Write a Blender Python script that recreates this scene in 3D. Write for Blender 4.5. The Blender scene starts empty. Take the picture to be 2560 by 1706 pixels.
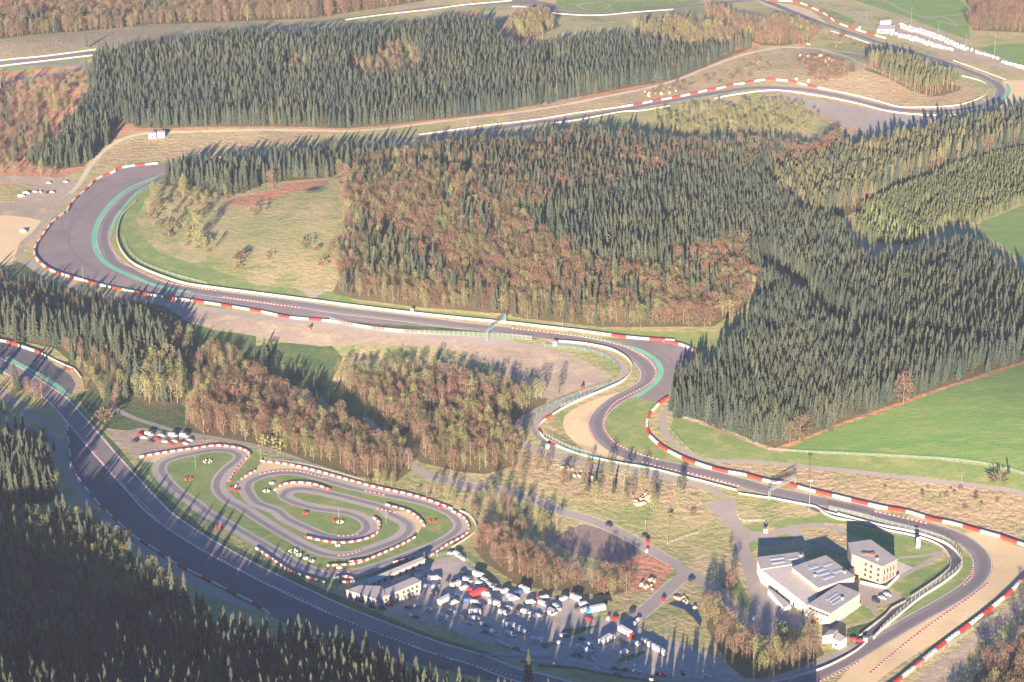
import bpy, math, random
import numpy as np
from mathutils import Vector, Matrix
from mathutils.geometry import delaunay_2d_cdt
random.seed(7); rng = np.random.default_rng(7)
R = math.radians
sc = bpy.context.scene

# ------------------------------------------------------------------ camera, sky, sun, exposure
CAMH, PITCH, FPX = 585.0, R(22.4), 5500.0
cam_d = bpy.data.cameras.new('camera'); cam = bpy.data.objects.new('camera', cam_d)
sc.collection.objects.link(cam); sc.camera = cam
cam.location = (0, 0, CAMH); cam.rotation_euler = (R(90) - PITCH, 0, 0)
cam_d.sensor_width = 36; cam_d.lens = 36 * FPX / 2560; cam_d.clip_start = 1; cam_d.clip_end = 20000
SUN_EL, SHADOW_AZ = R(12.2), R(7.6)           # shadows run away from the camera, a little to the right
sd = Vector((math.sin(SHADOW_AZ) * math.cos(SUN_EL), math.cos(SHADOW_AZ) * math.cos(SUN_EL), -math.sin(SUN_EL)))
w = bpy.data.worlds.new('World'); sc.world = w; w.use_nodes = True
nt = w.node_tree; bg = nt.nodes['Background']; sky = nt.nodes.new('ShaderNodeTexSky')
sky.sky_type = 'NISHITA'; sky.sun_disc = False; sky.sun_elevation = SUN_EL
sky.sun_rotation = math.atan2(-sd.x, -sd.y)
sky.altitude = 600; sky.air_density = 1.0; sky.dust_density = 0.0; sky.ozone_density = 8.0
nt.links.new(sky.outputs[0], bg.inputs[0]); bg.inputs[1].default_value = 0.05
sl = bpy.data.lights.new('sun', 'SUN'); sun = bpy.data.objects.new('sun', sl); sc.collection.objects.link(sun)
sl.energy = 5.0; sl.angle = R(0.6); sl.color = (1.0, 0.77, 0.57)
sun.location = (-300, -500, 900); sun.rotation_euler = sd.to_track_quat('-Z', 'Y').to_euler()
vs = sc.view_settings; vs.view_transform = 'Standard'; vs.look = 'None'; vs.gamma = 1; vs.use_curve_mapping = False
vs.exposure = 2.25
sc.cycles.max_bounces = 4; sc.cycles.diffuse_bounces = 2; sc.cycles.transparent_max_bounces = 8
sc.cycles.volume_bounces = 0; sc.cycles.use_denoising = True
HAZE = 0.000036

# ------------------------------------------------------------------ pixels of the photograph -> points of the place
def P(s):
    out = []; ox = oy = 0
    for tok in s.replace(';', ' ').split():
        if tok.endswith(':'):
            c, r = int(tok[0]), int(tok[1]); ox, oy = 640 * c, [0, 427, 854, 1279][r]
        else:
            a, b = tok.split(','); out.append((ox + float(a) / 3.672, oy + float(b) / 3.672))
    return np.array(out)
GA = []
RIDX = np.array([0.0]); RIDZ = np.array([0.0])
def h(x, y):
    x = np.asarray(x, float); y = np.asarray(y, float); z = np.zeros_like(x + y)
    for gx, gy, a, rx, ry in GA:
        z = z + a * np.exp(-((x - gx) / rx) ** 2 - ((y - gy) / ry) ** 2)
    if len(RIDX) > 1:
        zr = np.interp(x, RIDX, RIDZ); z = z + zr * np.exp(-((y - 840) / np.where(y > 840, 100.0, 150.0)) ** 2)
    return z
def at(px, dz=0.0):
    px = np.atleast_2d(np.asarray(px, float)); u = (px[:, 0] - 1280) / FPX; v = (px[:, 1] - 853) / FPX
    cp, sp = math.cos(PITCH), math.sin(PITCH)
    dx = u; dy = cp - v * sp; dzr = -sp - v * cp
    z = np.zeros(len(px)) + dz
    for i in range(25):
        t = (z - CAMH) / dzr; X = dx * t; Y = dy * t; z = 0.5 * z + 0.5 * (h(X, Y) + dz)
    return np.stack([X, Y, z], 1)
def topx(x, y, z):
    cp, sp = math.cos(PITCH), math.sin(PITCH)
    zz = z - CAMH; d = y * cp - zz * sp; upc = y * sp + zz * cp
    return 1280 + FPX * x / d, 853 - FPX * upc / d
for (px, py, a, rx, ry) in [(1200, 600, 24, 210, 210), (2480, 1080, 17, 120, 130), (700, 200, 20, 330, 170),
                            (2130, 190, 10, 80, 70), (1750, 80, 8, 160, 90), (2050, 830, 10, 150, 150), (1560, 1350, -5, 120, 90),
                            (700, 950, -6, 160, 70), (300, 1500, 9, 120, 110), (-200, 150, 12, 200, 200), (2700, 1560, 7, 60, 60)]:
    q = at([(px, py)])[0]; GA.append((q[0], q[1], a, rx, ry))
_rx, _rz = [], []
for (px, py) in [(-900, 900), (-300, 960), (60, 1030), (350, 1140), (600, 1300), (900, 1420), (1100, 1510), (1400, 1610), (1650, 1690)]:
    q = at([(px, py)])[0]; L = (q[1] - 840) / math.cos(SHADOW_AZ)
    _rx.append(q[0] - L * math.sin(SHADOW_AZ)); _rz.append(max(0, L * math.tan(SUN_EL) - 27))
_rx.append(_rx[-1] + 60); _rz.append(0); _rx.insert(0, _rx[0] - 900); _rz.insert(0, 20)
RIDX = np.array(_rx); RIDZ = np.array(_rz)

def smooth(pts, closed=False, step=10.0):
    p = np.asarray(pts, float); n = len(p); out = []
    rngi = range(n if closed else n - 1)
    for i in rngi:
        if closed: a, b, c, d = p[(i - 1) % n], p[i], p[(i + 1) % n], p[(i + 2) % n]
        else: a, b, c, d = p[max(i - 1, 0)], p[i], p[i + 1], p[min(i + 2, n - 1)]
        k = max(1, int(np.linalg.norm(c - b) / step))
        for j in range(k):
            t = j / k
            out.append(0.5 * ((2 * b) + (-a + c) * t + (2 * a - 5 * b + 4 * c - d) * t * t + (-a + 3 * b - 3 * c + d) * t ** 3))
    if not closed: out.append(p[-1])
    return np.array(out)
def resample(w2, step):
    d = np.linalg.norm(np.diff(w2, axis=0), axis=1); s = np.concatenate([[0], np.cumsum(d)])
    n = max(1, int(round(s[-1] / step))); t = np.linspace(0, s[-1], n + 1)
    return np.stack([np.interp(t, s, w2[:, k]) for k in range(w2.shape[1])], 1)
def line(s, step=6.0, closed=False, sm=True):
    px = P(s) if isinstance(s, str) else np.asarray(s)
    if closed: px = np.vstack([smooth(px, True), smooth(px, True)[:1]])
    elif sm: px = smooth(px)
    w2 = at(px)[:, :2]
    return resample(w2, step)
def normals(c):
    t = np.gradient(c, axis=0); t /= np.linalg.norm(t, axis=1)[:, None] + 1e-9
    return np.stack([-t[:, 1], t[:, 0]], 1)
def offset(c, d): return c + normals(c) * d

# ------------------------------------------------------------------ materials
def rgb(c): return (c[0], c[1], c[2], 1)
MATS = {}
def mat(name, c1, c2=None, c3=None, scale=0.05, rough=0.95, detail=6, s2=None, rand=0.0, spec=0.15, fine=0.12, stretch=None, metallic=0, lo=.38, hi=.62, bump=0.0):
    m = bpy.data.materials.new(name); m.use_nodes = True; n = m.node_tree.nodes; l = m.node_tree.links
    b = n['Principled BSDF']; b.inputs['Roughness'].default_value = rough; b.inputs['Metallic'].default_value = metallic
    b.inputs['Specular IOR Level'].default_value = spec
    geo = n.new('ShaderNodeNewGeometry'); src = geo.outputs['Position']
    if stretch:
        mp = n.new('ShaderNodeMapping'); mp.inputs['Scale'].default_value = stretch[:3]; mp.inputs['Rotation'].default_value = (0, 0, stretch[3])
        l.new(src, mp.inputs[0]); src = mp.outputs[0]
    def noise(s, d=detail):
        t = n.new('ShaderNodeTexNoise'); t.inputs['Scale'].default_value = s; t.inputs['Detail'].default_value = d
        t.inputs['Roughness'].default_value = 0.6; l.new(src, t.inputs['Vector']); return t.outputs[0]
    def ramp(f, lo=.4, hi=.6):
        r = n.new('ShaderNodeMapRange'); r.inputs[1].default_value = lo; r.inputs[2].default_value = hi; l.new(f, r.inputs[0]); return r.outputs[0]
    def mix(f, a, bb):
        x = n.new('ShaderNodeMix'); x.data_type = 'RGBA'
        if f is not None: l.new(f, x.inputs[0])
        for k, v in ((6, a), (7, bb)):
            if isinstance(v, tuple): x.inputs[k].default_value = rgb(v)
            else: l.new(v, x.inputs[k])
        return x.outputs[2]
    col = c1
    if c2: col = mix(ramp(noise(scale), lo, hi), col, c2)
    if c3: col = mix(ramp(noise(s2 or scale * 2.7), .5, .68), col, c3)
    if not isinstance(col, tuple) or fine:
        hs = n.new('ShaderNodeHueSaturation'); l.new(col, hs.inputs['Color']) if not isinstance(col, tuple) else setattr(hs.inputs['Color'], 'default_value', rgb(col))
        mr = n.new('ShaderNodeMapRange'); mr.inputs[1].default_value = .3; mr.inputs[2].default_value = .7
        mr.inputs[3].default_value = 1 - fine; mr.inputs[4].default_value = 1 + fine
        l.new(noise(0.55, 3), mr.inputs[0]); val = mr.outputs[0]
        if rand:
            oi = n.new('ShaderNodeObjectInfo'); m2 = n.new('ShaderNodeMapRange'); m2.inputs[3].default_value = 1 - rand; m2.inputs[4].default_value = 1 + rand
            l.new(oi.outputs['Random'], m2.inputs[0]); mm = n.new('ShaderNodeMath'); mm.operation = 'MULTIPLY'
            l.new(val, mm.inputs[0]); l.new(m2.outputs[0], mm.inputs[1]); val = mm.outputs[0]
            m3 = n.new('ShaderNodeMapRange'); m3.inputs[3].default_value = .5 + rand * .07; m3.inputs[4].default_value = .5 - rand * .07
            wn = n.new('ShaderNodeTexWhiteNoise'); wn.noise_dimensions = '1D'; l.new(oi.outputs['Random'], wn.inputs['W']); l.new(wn.outputs[0], m3.inputs[0]); l.new(m3.outputs[0], hs.inputs['Hue'])
        l.new(val, hs.inputs['Value']); l.new(hs.outputs[0], b.inputs['Base Color'])
    if bump:
        bp = n.new('ShaderNodeBump'); bp.inputs['Distance'].default_value = bump; bp.inputs['Strength'].default_value = 1.0
        l.new(noise(0.22, 8), bp.inputs['Height']); l.new(bp.outputs[0], b.inputs['Normal'])
    MATS[name] = m; return m
mat('meadow', (.28, .285, .12), (.42, .345, .19), (.19, .25, .09), .018, bump=.9, fine=.2)
mat('grass', (.15, .23, .075), (.20, .265, .09), (.29, .29, .12), .03, bump=.3)
mat('shade_dark_grass', (.06, .11, .045), (.09, .14, .055), (.15, .14, .075), .04, bump=.6, fine=.25)  # darker copy of grass, shade of the hollow put into its colour
mat('crop', (.12, .23, .065), (.165, .26, .075), (.22, .27, .095), .02, stretch=(1, 4, 1, .35), bump=.35, fine=.2)
mat('dry_bank', (.40, .325, .19), (.35, .26, .165), (.28, .265, .13), .022, fine=.28, bump=1.4)
mat('bracken', (.50, .235, .15), (.38, .20, .13), (.25, .20, .10), .03, fine=.25, bump=1.0)
mat('forest_floor', (.17, .13, .075), (.13, .12, .06), (.11, .125, .055), .04, fine=.25)
mat('asphalt', (.195, .18, .187), (.225, .205, .21), (.165, .152, .162), .02, stretch=(1, 1, 1, 0), fine=.06, rough=.85)
mat('racing_line', (.15, .14, .148), (.168, .155, .16), None, .03, fine=.06, rough=.8)
mat('runoff', (.19, .168, .175), (.23, .198, .196), (.165, .146, .156), .015, fine=.07)
mat('shade_dark_asphalt', (.085, .092, .115), (.10, .105, .125), (.12, .12, .135), .02, fine=.06)  # dark asphalt with the blue of the shaded straight put into its colour
mat('kart_asphalt', (.34, .315, .29), (.39, .355, .32), None, .03, fine=.07)
mat('kart_line', (.20, .19, .195), (.23, .215, .215), None, .05, fine=.05)
mat('gravel', (.57, .445, .255), (.61, .485, .29), (.52, .41, .24), .02, fine=.05)
mat('dirt', (.36, .295, .225), (.30, .25, .195), (.42, .35, .25), .025, fine=.14, bump=.4)
mat('car_park', (.36, .325, .29), (.42, .375, .32), (.29, .265, .24), .03, fine=.14)
mat('lane', (.29, .265, .24), (.33, .295, .265), None, .03, fine=.08)
mat('track_path', (.55, .48, .38), (.46, .41, .32), None, .05, fine=.1)
mat('plough', (.24, .185, .165), (.21, .165, .15), (.27, .21, .18), .05, stretch=(1, .25, 1, -.5), fine=.2)
mat('green_paint', (.13, .38, .24), (.16, .42, .28), None, .05, fine=.08)
mat('white_paint', (.62, .60, .56), (.48, .46, .43), None, .2, fine=.06, rough=.6)
mat('red_paint', (.55, .045, .035), (.42, .04, .035), None, .2, fine=.08, rough=.6)
mat('concrete', (.50, .465, .41), (.40, .37, .33), None, .2, fine=.08)
mat('grey_concrete', (.38, .36, .33), (.3, .29, .27), None, .2, fine=.08)
mat('rock', (.5, .4, .3), (.36, .27, .2), None, .2, fine=.2)
mat('water', (.02, .03, .035), rough=.15, spec=.5, fine=0.01)
mat('spruce', (.035, .048, .037), (.050, .058, .038), (.027, .042, .040), .012, rand=.32, fine=.2)
mat('pine', (.065, .078, .04), (.088, .082, .046), None, .02, rand=.3, fine=.2)
mat('young', (.07, .082, .042), (.055, .07, .038), None, .02, rand=.3, fine=.2)
mat('twigs', (.165, .104, .074), (.14, .100, .066), (.12, .108, .06), .015, rand=.28, fine=.2)
mat('buds', (.175, .18, .08), (.14, .155, .065), (.17, .155, .085), .02, rand=.25, fine=.2)
mat('larch', (.095, .13, .055), rand=.15, fine=.2)
mat('bark', (.19, .13, .095), (.15, .11, .085), None, .5, rand=.2)
mat('pale_bark', (.26, .2, .165), (.2, .15, .12), None, .5, rand=.2)
mat('red_bark', (.27, .155, .11), (.2, .12, .085), None, .5, rand=.2)
mat('roof_grey', (.36, .345, .33), (.31, .30, .29), None, .3, fine=.05, rough=.6)
mat('roof_light', (.50, .46, .41), (.44, .41, .37), None, .3, fine=.05, rough=.6)
mat('skylight', (.30, .35, .42), rough=.25, spec=.5, fine=.02)
mat('wall_white', (.60, .585, .56), (.54, .525, .50), None, .3, fine=.03)
mat('wall_cream', (.40, .36, .31), (.36, .325, .28), None, .4, fine=.06)
mat('wall_grey', (.29, .255, .22), (.25, .225, .2), None, .4, fine=.06)
mat('glass', (.03, .035, .045), rough=.12, spec=.6, fine=.02)
mat('rubber', (.025, .025, .027), fine=.02)
mat('metal', (.28, .31, .31), rough=.5, metallic=.3, fine=.03)
mat('teal_metal', (.17, .30, .30), rough=.5, fine=.03)
mat('dark_metal', (.08, .08, .09), rough=.5, fine=.03)
for nme, c in dict(white=(.50, .50, .48), silver=(.42, .44, .47), dark=(.035, .038, .045), blue=(.04, .10, .26), red=(.55, .03, .025),
                   green=(.03, .12, .11), cream=(.6, .52, .4), orange=(.6, .16, .05), skyblue=(.07, .25, .55), grey=(.2, .2, .21), awning=(.75, .05, .04)).items():
    mat('paint_' + nme, c, rough=.32, spec=.5, fine=.02, rand=.05)
def netting(name, c, a):
    m = bpy.data.materials.new(name); m.use_nodes = True; n = m.node_tree.nodes; l = m.node_tree.links
    b = n['Principled BSDF']; b.inputs['Base Color'].default_value = rgb(c); b.inputs['Roughness'].default_value = .7
    b.inputs['Alpha'].default_value = a
    MATS[name] = m
netting('mesh_wire', (.30, .40, .37), .22)
netting('mesh_green', (.08, .24, .2), .25)

# ------------------------------------------------------------------ object helpers
COL = sc.collection
def tag(o, label=None, cat=None, group=None, kind=None):
    if label: o['label'] = label
    if cat: o['category'] = cat
    if group: o['group'] = group
    if kind: o['kind'] = kind
    return o
def empty(name, loc, rz=0, label=None, cat=None, group=None):
    o = bpy.data.objects.new(name, None); o.location = loc; o.rotation_euler = (0, 0, rz); o.empty_display_size = .5
    COL.objects.link(o); return tag(o, label, cat, group)
class MB:
    def __init__(s): s.v = []; s.f = []; s.m = []
    def face(s, pts, mi=0):
        k = len(s.v); s.v.extend([tuple(map(float, p)) for p in pts]); s.f.append(tuple(range(k, k + len(pts)))); s.m.append(mi)
    def prism(s, base, top, mi=0, bottom=False, topm=None):
        n = len(base); k = len(s.v); s.v.extend([tuple(map(float, p)) for p in base]); s.v.extend([tuple(map(float, p)) for p in top])
        for i in range(n):
            j = (i + 1) % n; s.f.append((k + i, k + j, k + n + j, k + n + i)); s.m.append(mi)
        s.f.append(tuple(range(k + n, k + 2 * n))); s.m.append(mi if topm is None else topm)
        if bottom: s.f.append(tuple(range(k + n - 1, k - 1, -1))); s.m.append(mi)
    def box(s, c, d, rz=0, mi=0, topm=None, taper=1.0):
        cx, cy, cz = c; a, b, e = d[0] / 2, d[1] / 2, d[2] / 2; ca, sa = math.cos(rz), math.sin(rz)
        def q(x, y, z): return (cx + x * ca - y * sa, cy + x * sa + y * ca, cz + z)
        s.prism([q(-a, -b, -e), q(a, -b, -e), q(a, b, -e), q(-a, b, -e)],
                [q(-a * taper, -b * taper, e), q(a * taper, -b * taper, e), q(a * taper, b * taper, e), q(-a * taper, b * taper, e)], mi, True, topm)
    def bar(s, p, q, r, r2=None, n=4, mi=0):
        p = Vector(p); q = Vector(q); r2 = r if r2 is None else r2; d = (q - p)
        if d.length < 1e-6: return
        d.normalize(); a = d.orthogonal().normalized(); b = d.cross(a)
        bs = [p + (a * math.cos(2 * math.pi * i / n) + b * math.sin(2 * math.pi * i / n)) * r for i in range(n)]
        ts = [q + (a * math.cos(2 * math.pi * i / n) + b * math.sin(2 * math.pi * i / n)) * r2 for i in range(n)]
        s.prism(bs, ts, mi, True)
    def mesh(s, name, mats, smooth=False):
        me = bpy.data.meshes.new(name); me.from_pydata(s.v, [], s.f)
        for m in (mats if isinstance(mats, (list, tuple)) else [mats]): me.materials.append(MATS[m])
        if any(s.m): me.polygons.foreach_set('material_index', s.m)
        if smooth: me.polygons.foreach_set('use_smooth', [True] * len(me.polygons))
        me.update(); return me
    def build(s, name, mats, parent=None, smooth=False):
        return link(name, s.mesh(name, mats, smooth), parent)
def link(name, me, parent=None, loc=None, rz=None, scale=None):
    o = bpy.data.objects.new(name, me); COL.objects.link(o)
    if parent: o.parent = parent
    if loc is not None: o.location = loc
    if rz is not None: o.rotation_euler = (0, 0, rz)
    if scale is not None: o.scale = scale
    return o
def copy_thing(root, loc, rz, sc_=None, label=None, group=None):
    r = root.copy(); COL.objects.link(r); r.location = loc; r.rotation_euler = (0, 0, rz)
    if sc_ is not None: r.scale = sc_
    if label: r['label'] = label
    if group: r['group'] = group
    for ch in root.children:
        c = ch.copy(); COL.objects.link(c); c.parent = r
        for g in ch.children:
            d = g.copy(); COL.objects.link(d); d.parent = c
    return r

# ------------------------------------------------------------------ the ground: one planar partition, shared edges, no overlapping sheets
ZONES = []   # (object name, material, [polygons], hard)  later ones win
def zone(name, m, poly, hard=False, sm=False, step=None):
    px = P(poly) if isinstance(poly, str) else np.asarray(poly, float)
    if sm: px = smooth(px, True, 14)
    ZONES.append((name, m, [at(px)[:, :2]], hard))
def ribbon(name, m, c, wd, hard=True, chunk=12, closed=False):
    nn = normals(c)
    if closed: nn[0] = nn[-1] = (nn[0] + nn[-1]) / np.linalg.norm(nn[0] + nn[-1])
    wd = np.zeros(len(c)) + wd
    l = c + nn * wd[:, None] / 2; r = c - nn * wd[:, None] / 2; polys = []
    for i in range(0, len(c) - 1, chunk):
        j = min(i + chunk, len(c) - 1); polys.append(np.vstack([l[i:j + 1], r[i:j + 1][::-1]]))
    ZONES.append((name, m, polys, hard))

# main circuit
TRK = {}
TRK['stavelot_line'] = line("30: -200,-60 100,60 370,170 560,240 850,335 1000,385 1400,500 1700,600 1830,650 1980,710 2095,770 2140,835 2115,895 2020,948 1850,992 1600,1018 1400,1020 1250,1010 1100,992 950,955 800,915 650,880 500,850 350,825 200,812 0,805 20: 2150,812 1900,850 1650,890 1400,935 1200,972 1000,1010 700,1060 450,1098 200,1128 0,1155 10: 2150,1185 1900,1215 1600,1250 1200,1300 700,1370 200,1410 00: 2200,1465 1900,1505 1650,1550 01: 1480,62 1370,125 1215,205 1110,300 990,450 945,620 1000,790 1060,860 1200,920 1400,1020 1600,1072 1850,1112 2100,1145 11: 0,1178 400,1228 800,1285 1300,1345 1800,1410 2300,1466 21: 300,1512 600,1552 22: 640,-15 820,20 1000,75 1130,140 1222,220 1255,290 1240,360 1170,420 1060,480 950,540 860,610 800,680 775,750 790,830 850,910 940,980 1050,1035 1200,1088 1400,1132 1700,1195 2000,1265 32: 0,1365 300,1428 600,1492 900,1550 33: 980,35 1200,85 1400,125 1550,165 1700,215 1850,300 1940,390 1970,480 1955,560 1900,640 1780,740 1600,850 1400,960 1200,1075 1000,1190 800,1310 600,1420 400,1520 200,1620 -200,1760", 5)
TRK['return'] = line("33: -600,1850 23: 1200,1800 800,1690 500,1615 250,1545 0,1485 13: 2000,1352 1650,1250 1200,1085 800,925 400,745 0,550 03: 2000,362 1700,180 1450,0 02: 1170,1260 970,1040 740,770 540,545 380,430 200,315 60,235 -200,120 -500,-60", 5)
TRK['top'] = line("10: -2400,780 -1500,600 00: 0,590 300,550 850,490 1500,400 2200,330 10: 300,240 900,165 1300,110 1700,60 2100,45 20: 0,35 250,65 420,105 600,128 800,130 1000,118 1300,88 1600,55 1900,30 30: 0,-20", 6)

# soft ground first
zone('dry_bank', 'dry_bank', "00: -600,450 0,385 400,340 900,300 1500,260 2300,200 2300,400 850,440 300,520 0,560 -600,640")
zone('bracken_slope', 'bracken', "00: -600,700 0,650 750,610 880,640 860,900 760,1560 01: 700,0 300,120 0,150 -600,300")
zone('forest_floor', 'bracken', "00: 870,520 1500,460 2300,400 10: 300,330 1300,220 1750,130 2050,110 2350,300 20: 300,400 900,380 1500,280 2000,330 2300,430 2000,570 1500,760 1100,850 600,920 300,970 0,1040 10: 2000,1085 1200,1170 850,1190 300,1180 0,1180 00: 1900,1180 1500,1200 1200,1210 1050,1290 900,1400 760,1540 01: 600,60 200,60 00: 250,1500 600,1250 860,800")
zone('grass_verge', 'grass', "00: 0,560 850,460 850,530 700,610 0,660 -600,750 -600,640")
zone('infield_grass', 'grass', "20: 390,50 450,88 650,114 900,112 1200,88 1580,50 1800,-10 1900,-300 300,-300 430,-30")
zone('meadow', 'meadow', "01: 1060,480 1180,250 1400,120 1500,60 1700,100 2350,150 11: 700,60 900,80 900,500 850,1000 760,1130 400,1090 0,1060 01: 2000,1000 1500,900 1200,700 1100,600")
zone('bracken_slope', 'bracken', "01: 2000,300 2200,240 11: 0,215 300,120 650,85 680,120 400,180 150,260 01: 2300,330")
zone('bracken_slope', 'bracken', "22: 2350,1000 2100,935 1850,835 1600,745 1470,690 1480,640 1600,650 1850,740 2100,840 2350,900 32: 300,820 700,690 1240,520 1850,310 2350,150 2350,205 2100,290 1850,370 1500,480 1240,580 1050,650 700,765 370,895 180,1005 0,1000")
zone('young_plantation_floor', 'meadow', "31: 880,330 1200,150 1500,60 30: 1900,1440 2350,1330 2900,1200 31: 2900,150 2350,310 1970,470 1500,600 1000,600 800,500")
zone('crop_field', 'crop', "32: 180,1000 370,890 700,760 1050,650 1240,580 1500,480 1850,370 2100,290 2350,205 3600,-100 3600,1500 2350,1220 2100,1145 1700,1092 1100,1058 600,1032")
zone('grass_field', 'crop', "31: 1950,475 2100,415 2350,315 3400,0 3400,1400 2350,830 2200,720 1950,560")
zone('grass_verge', 'grass', "32: -600,1080 0,1060 180,1005 700,1045 1700,1105 2100,1160 2350,1230 3400,1500 3400,1750 2350,1370 2000,1315 1000,1200 0,1100")
zone('grass_verge', 'grass', "22: 1480,700 1600,720 1850,800 2350,1000 32: 150,1030 200,1075 22: 2350,1090 1800,1060 1560,960 1450,830")
zone('dry_bank', 'dry_bank', "22: 1700,1095 2350,1130 32: 500,1175 1000,1230 2000,1345 2350,1405 3400,1700 3400,2200 33: 3400,400 2350,300 2100,205 1700,100 32: 1300,1568 900,1490 300,1360 -100,1260 22: 2000,1180")
zone('top_field', 'crop', "30: 650,-30 850,20 1000,70 1300,165 1500,245 1850,370 1840,200 1850,90 1740,-20 1600,-300 600,-300")
zone('top_field', 'crop', "30: 1930,445 2100,410 2350,402 3400,380 3400,900 2350,600 2100,515")
zone('grass_verge', 'grass', "30: 470,70 620,110 800,190 780,230 560,150")
zone('dry_bank', 'dry_bank', "20: 1180,480 -100,1050 0,1130 1000,985 1500,880 2100,760 2350,720 30: 150,725 450,800 1200,960 1400,990 1800,960 1970,850 1800,720 1600,820 1300,720 1000,610 600,490 400,450 150,440 0,470 20: 2100,510 1800,640 1500,740 1000,850 600,920")
zone('dry_bank', 'dry_bank', "10: -100,1215 700,1215 750,1250 0,1340 00: 1850,1430 1500,1480 1150,1500 900,1550 820,1568 1000,1390 1300,1240")
zone('dry_bank', 'dry_bank', "30: -100,820 250,850 700,930 1100,1020 1500,1070 1850,1060 2050,960 2150,940 2500,940 2400,1000 1800,1110 1500,1200 1000,1320 700,1340 600,1150 300,980 0,900")
zone('grass_verge', 'grass', "01: 1450,120 1250,180 1120,330 1060,480 1020,600 1060,740 1200,870 1500,1000 1800,1065 2350,1125 11: 500,1190 1000,1255 1500,1310 2350,1400 21: 700,1470 1000,1505 1500,1555 22: 1700,70 21: 2100,1520 1850,1480 1400,1480 850,1455 500,1430 0,1350 11: 1500,1280 900,1190 700,1110 400,1085 0,1050 01: 2000,920 1700,830 1450,740 1330,620 1250,450 1350,250")
zone('grass_verge', 'shade_dark_grass', "11: 680,1372 1300,1405 1900,1455 2350,1495 21: 300,1530 420,1550 0,1540 11: 1700,1495 1000,1440")
zone('shaded_meadow', 'shade_dark_grass', "01: -200,700 250,870 800,1110 1500,1240 1750,1400 2000,1470 2350,1510 12: 0,40 250,10 700,40 800,150 700,350 1200,720 1500,1080 1000,1000 600,500 0,250 02: 1900,300 1700,500 1700,850 1300,830 1000,800 850,700 700,500 900,400 500,60 200,0 01: 0,1400 -300,1300")  # tree shade over this meadow is put into the grass colour
zone('bracken_slope', 'bracken', "23: 1000,500 1130,410 1250,395 1500,490 1480,520 1330,720 1100,740 1080,620")
zone('dry_bank', 'dry_bank', "22: 0,940 250,1010 700,1140 1300,1240 1700,1330 1750,1500 23: 1750,60 1300,-80 22: 1200,1500 500,1400 300,1300 0,1200")
zone('dry_bank', 'dirt', "33: 1400,1500 1750,1230 2050,1000 2350,740 2350,860 2100,1100 1900,1250 1700,1568 1350,1600")
STANDQ = []
def stand(*a, **k):
    STANDQ.append((a, k))
    if isinstance(a[0], str) and k.get('dens', 1) == 1 and not ({'U', 'V', 'L', 'Y'} & set(a[1])) and len(a) < 7:
        ZONES.append(('forest_floor', 'forest_floor', [at(P(a[0]))[:, :2]], False))
# --- stands, in the order they claim the ground
stand("30: 880,640 950,600 1200,610 1500,720 1770,800 1760,830 1600,880 1500,890 1300,830 1100,720", dict(P=1, B=.25), 5, .85, 1.05, "slender pale trunked tree in the far hilltop plantation")
stand("10: 830,640 1050,560 1200,430 1480,480 1500,700 1400,760 870,790", dict(B=.5, A=.5, S=.1), 8, .6, .9, "light tree in the orange clearing of the rear forest", .8)
stand("10: 250,600 350,560 520,700 480,740 280,760", dict(B=.5, A=.5), 8, .6, .9, "light tree in the small gap of the rear forest", .6)
stand("20: 290,680 370,560 480,600 460,650 330,680", dict(V=1), 8, .6, .9, "scrub in the gap at the middle of the rear forest", .5)
stand("20: 0,200 130,150 380,180 450,240 250,330 100,370 20,350", dict(B=.6, A=.4), 6, .8, 1.0, "yellowish tree under the curved top track")
stand("20: 1100,300 1500,240 1850,300 2030,400 1850,480 1600,470 1300,400", dict(A=.7, B=.5, P=.5), 5.5, .85, 1.1, "pale tree on the crest behind the rear spruces")
stand("20: 1750,100 2300,260 30: 150,230 430,310 380,385 150,420 20: 2300,420 2000,300", dict(A=.9, B=.3), 6, .8, 1.05, "pale bare tree on the hilltop beside the far gravel trap")
stand("00: 870,560 1200,490 1600,450 2350,390 10: 300,400 800,380 1300,330 1700,260 2050,250 2250,430 20: 100,540 300,520 570,460 900,430 1200,420 1500,490 1900,520 2200,410 2200,440 1900,560 1480,735 1150,790 700,875 300,945 0,1010 10: 2000,1062 1200,1150 850,1180 300,1165 0,1160 00: 1900,1165 1500,1180 1250,1175 1130,1060 1060,1220 900,1370 770,1530 500,1560 250,1480 600,1270 800,950 860,800", dict(S=1, D=.03, B=.02), 4.1, .58, 1.0, "dark spruce in the big rear forest")
stand("00: -900,-500 10: 1650,-500 1550,10 900,110 500,170 0,190 00: 1900,210 1400,225 800,285 400,310 0,360 -900,450", dict(A=.45, D=.35, B=.2, S=.25), 6.3, .8, 1.1, "tree in the purplish wood along the top edge")
stand("00: -900,900 0,820 500,760 800,740 840,800 700,1020 500,1300 250,1450 100,1568 01: 600,20 400,90 0,110 -900,200", dict(A=.35, B=.25, D=.2, S=.25), 8, .6, 1.0, "scattered tree on the reddish left hillside", .85)
stand("00: 0,660 -900,760 -900,880 0,800 500,740 860,700 820,630 500,640", dict(V=1, U=.4), 10, .6, 1.1, "low scrub on the red slope at the left", .4)
stand("01: 1460,70 1460,120 1700,170 2000,225 2250,205 11: 0,120 300,95 700,60 800,0 10: 1350,1440 1000,1450 600,1490 0,1568 01: 2000,20 1600,20", dict(S=1), 5.2, .8, 1.05, "dark spruce in the row above the hill meadow")
stand("31: 860,420 950,350 1080,420 1200,470 1250,560 1400,580 1300,660 1050,640 960,560", dict(L=1), 6, .7, 1.1, "bright yellow green young tree beside the shaded hollow", .55)
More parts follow.
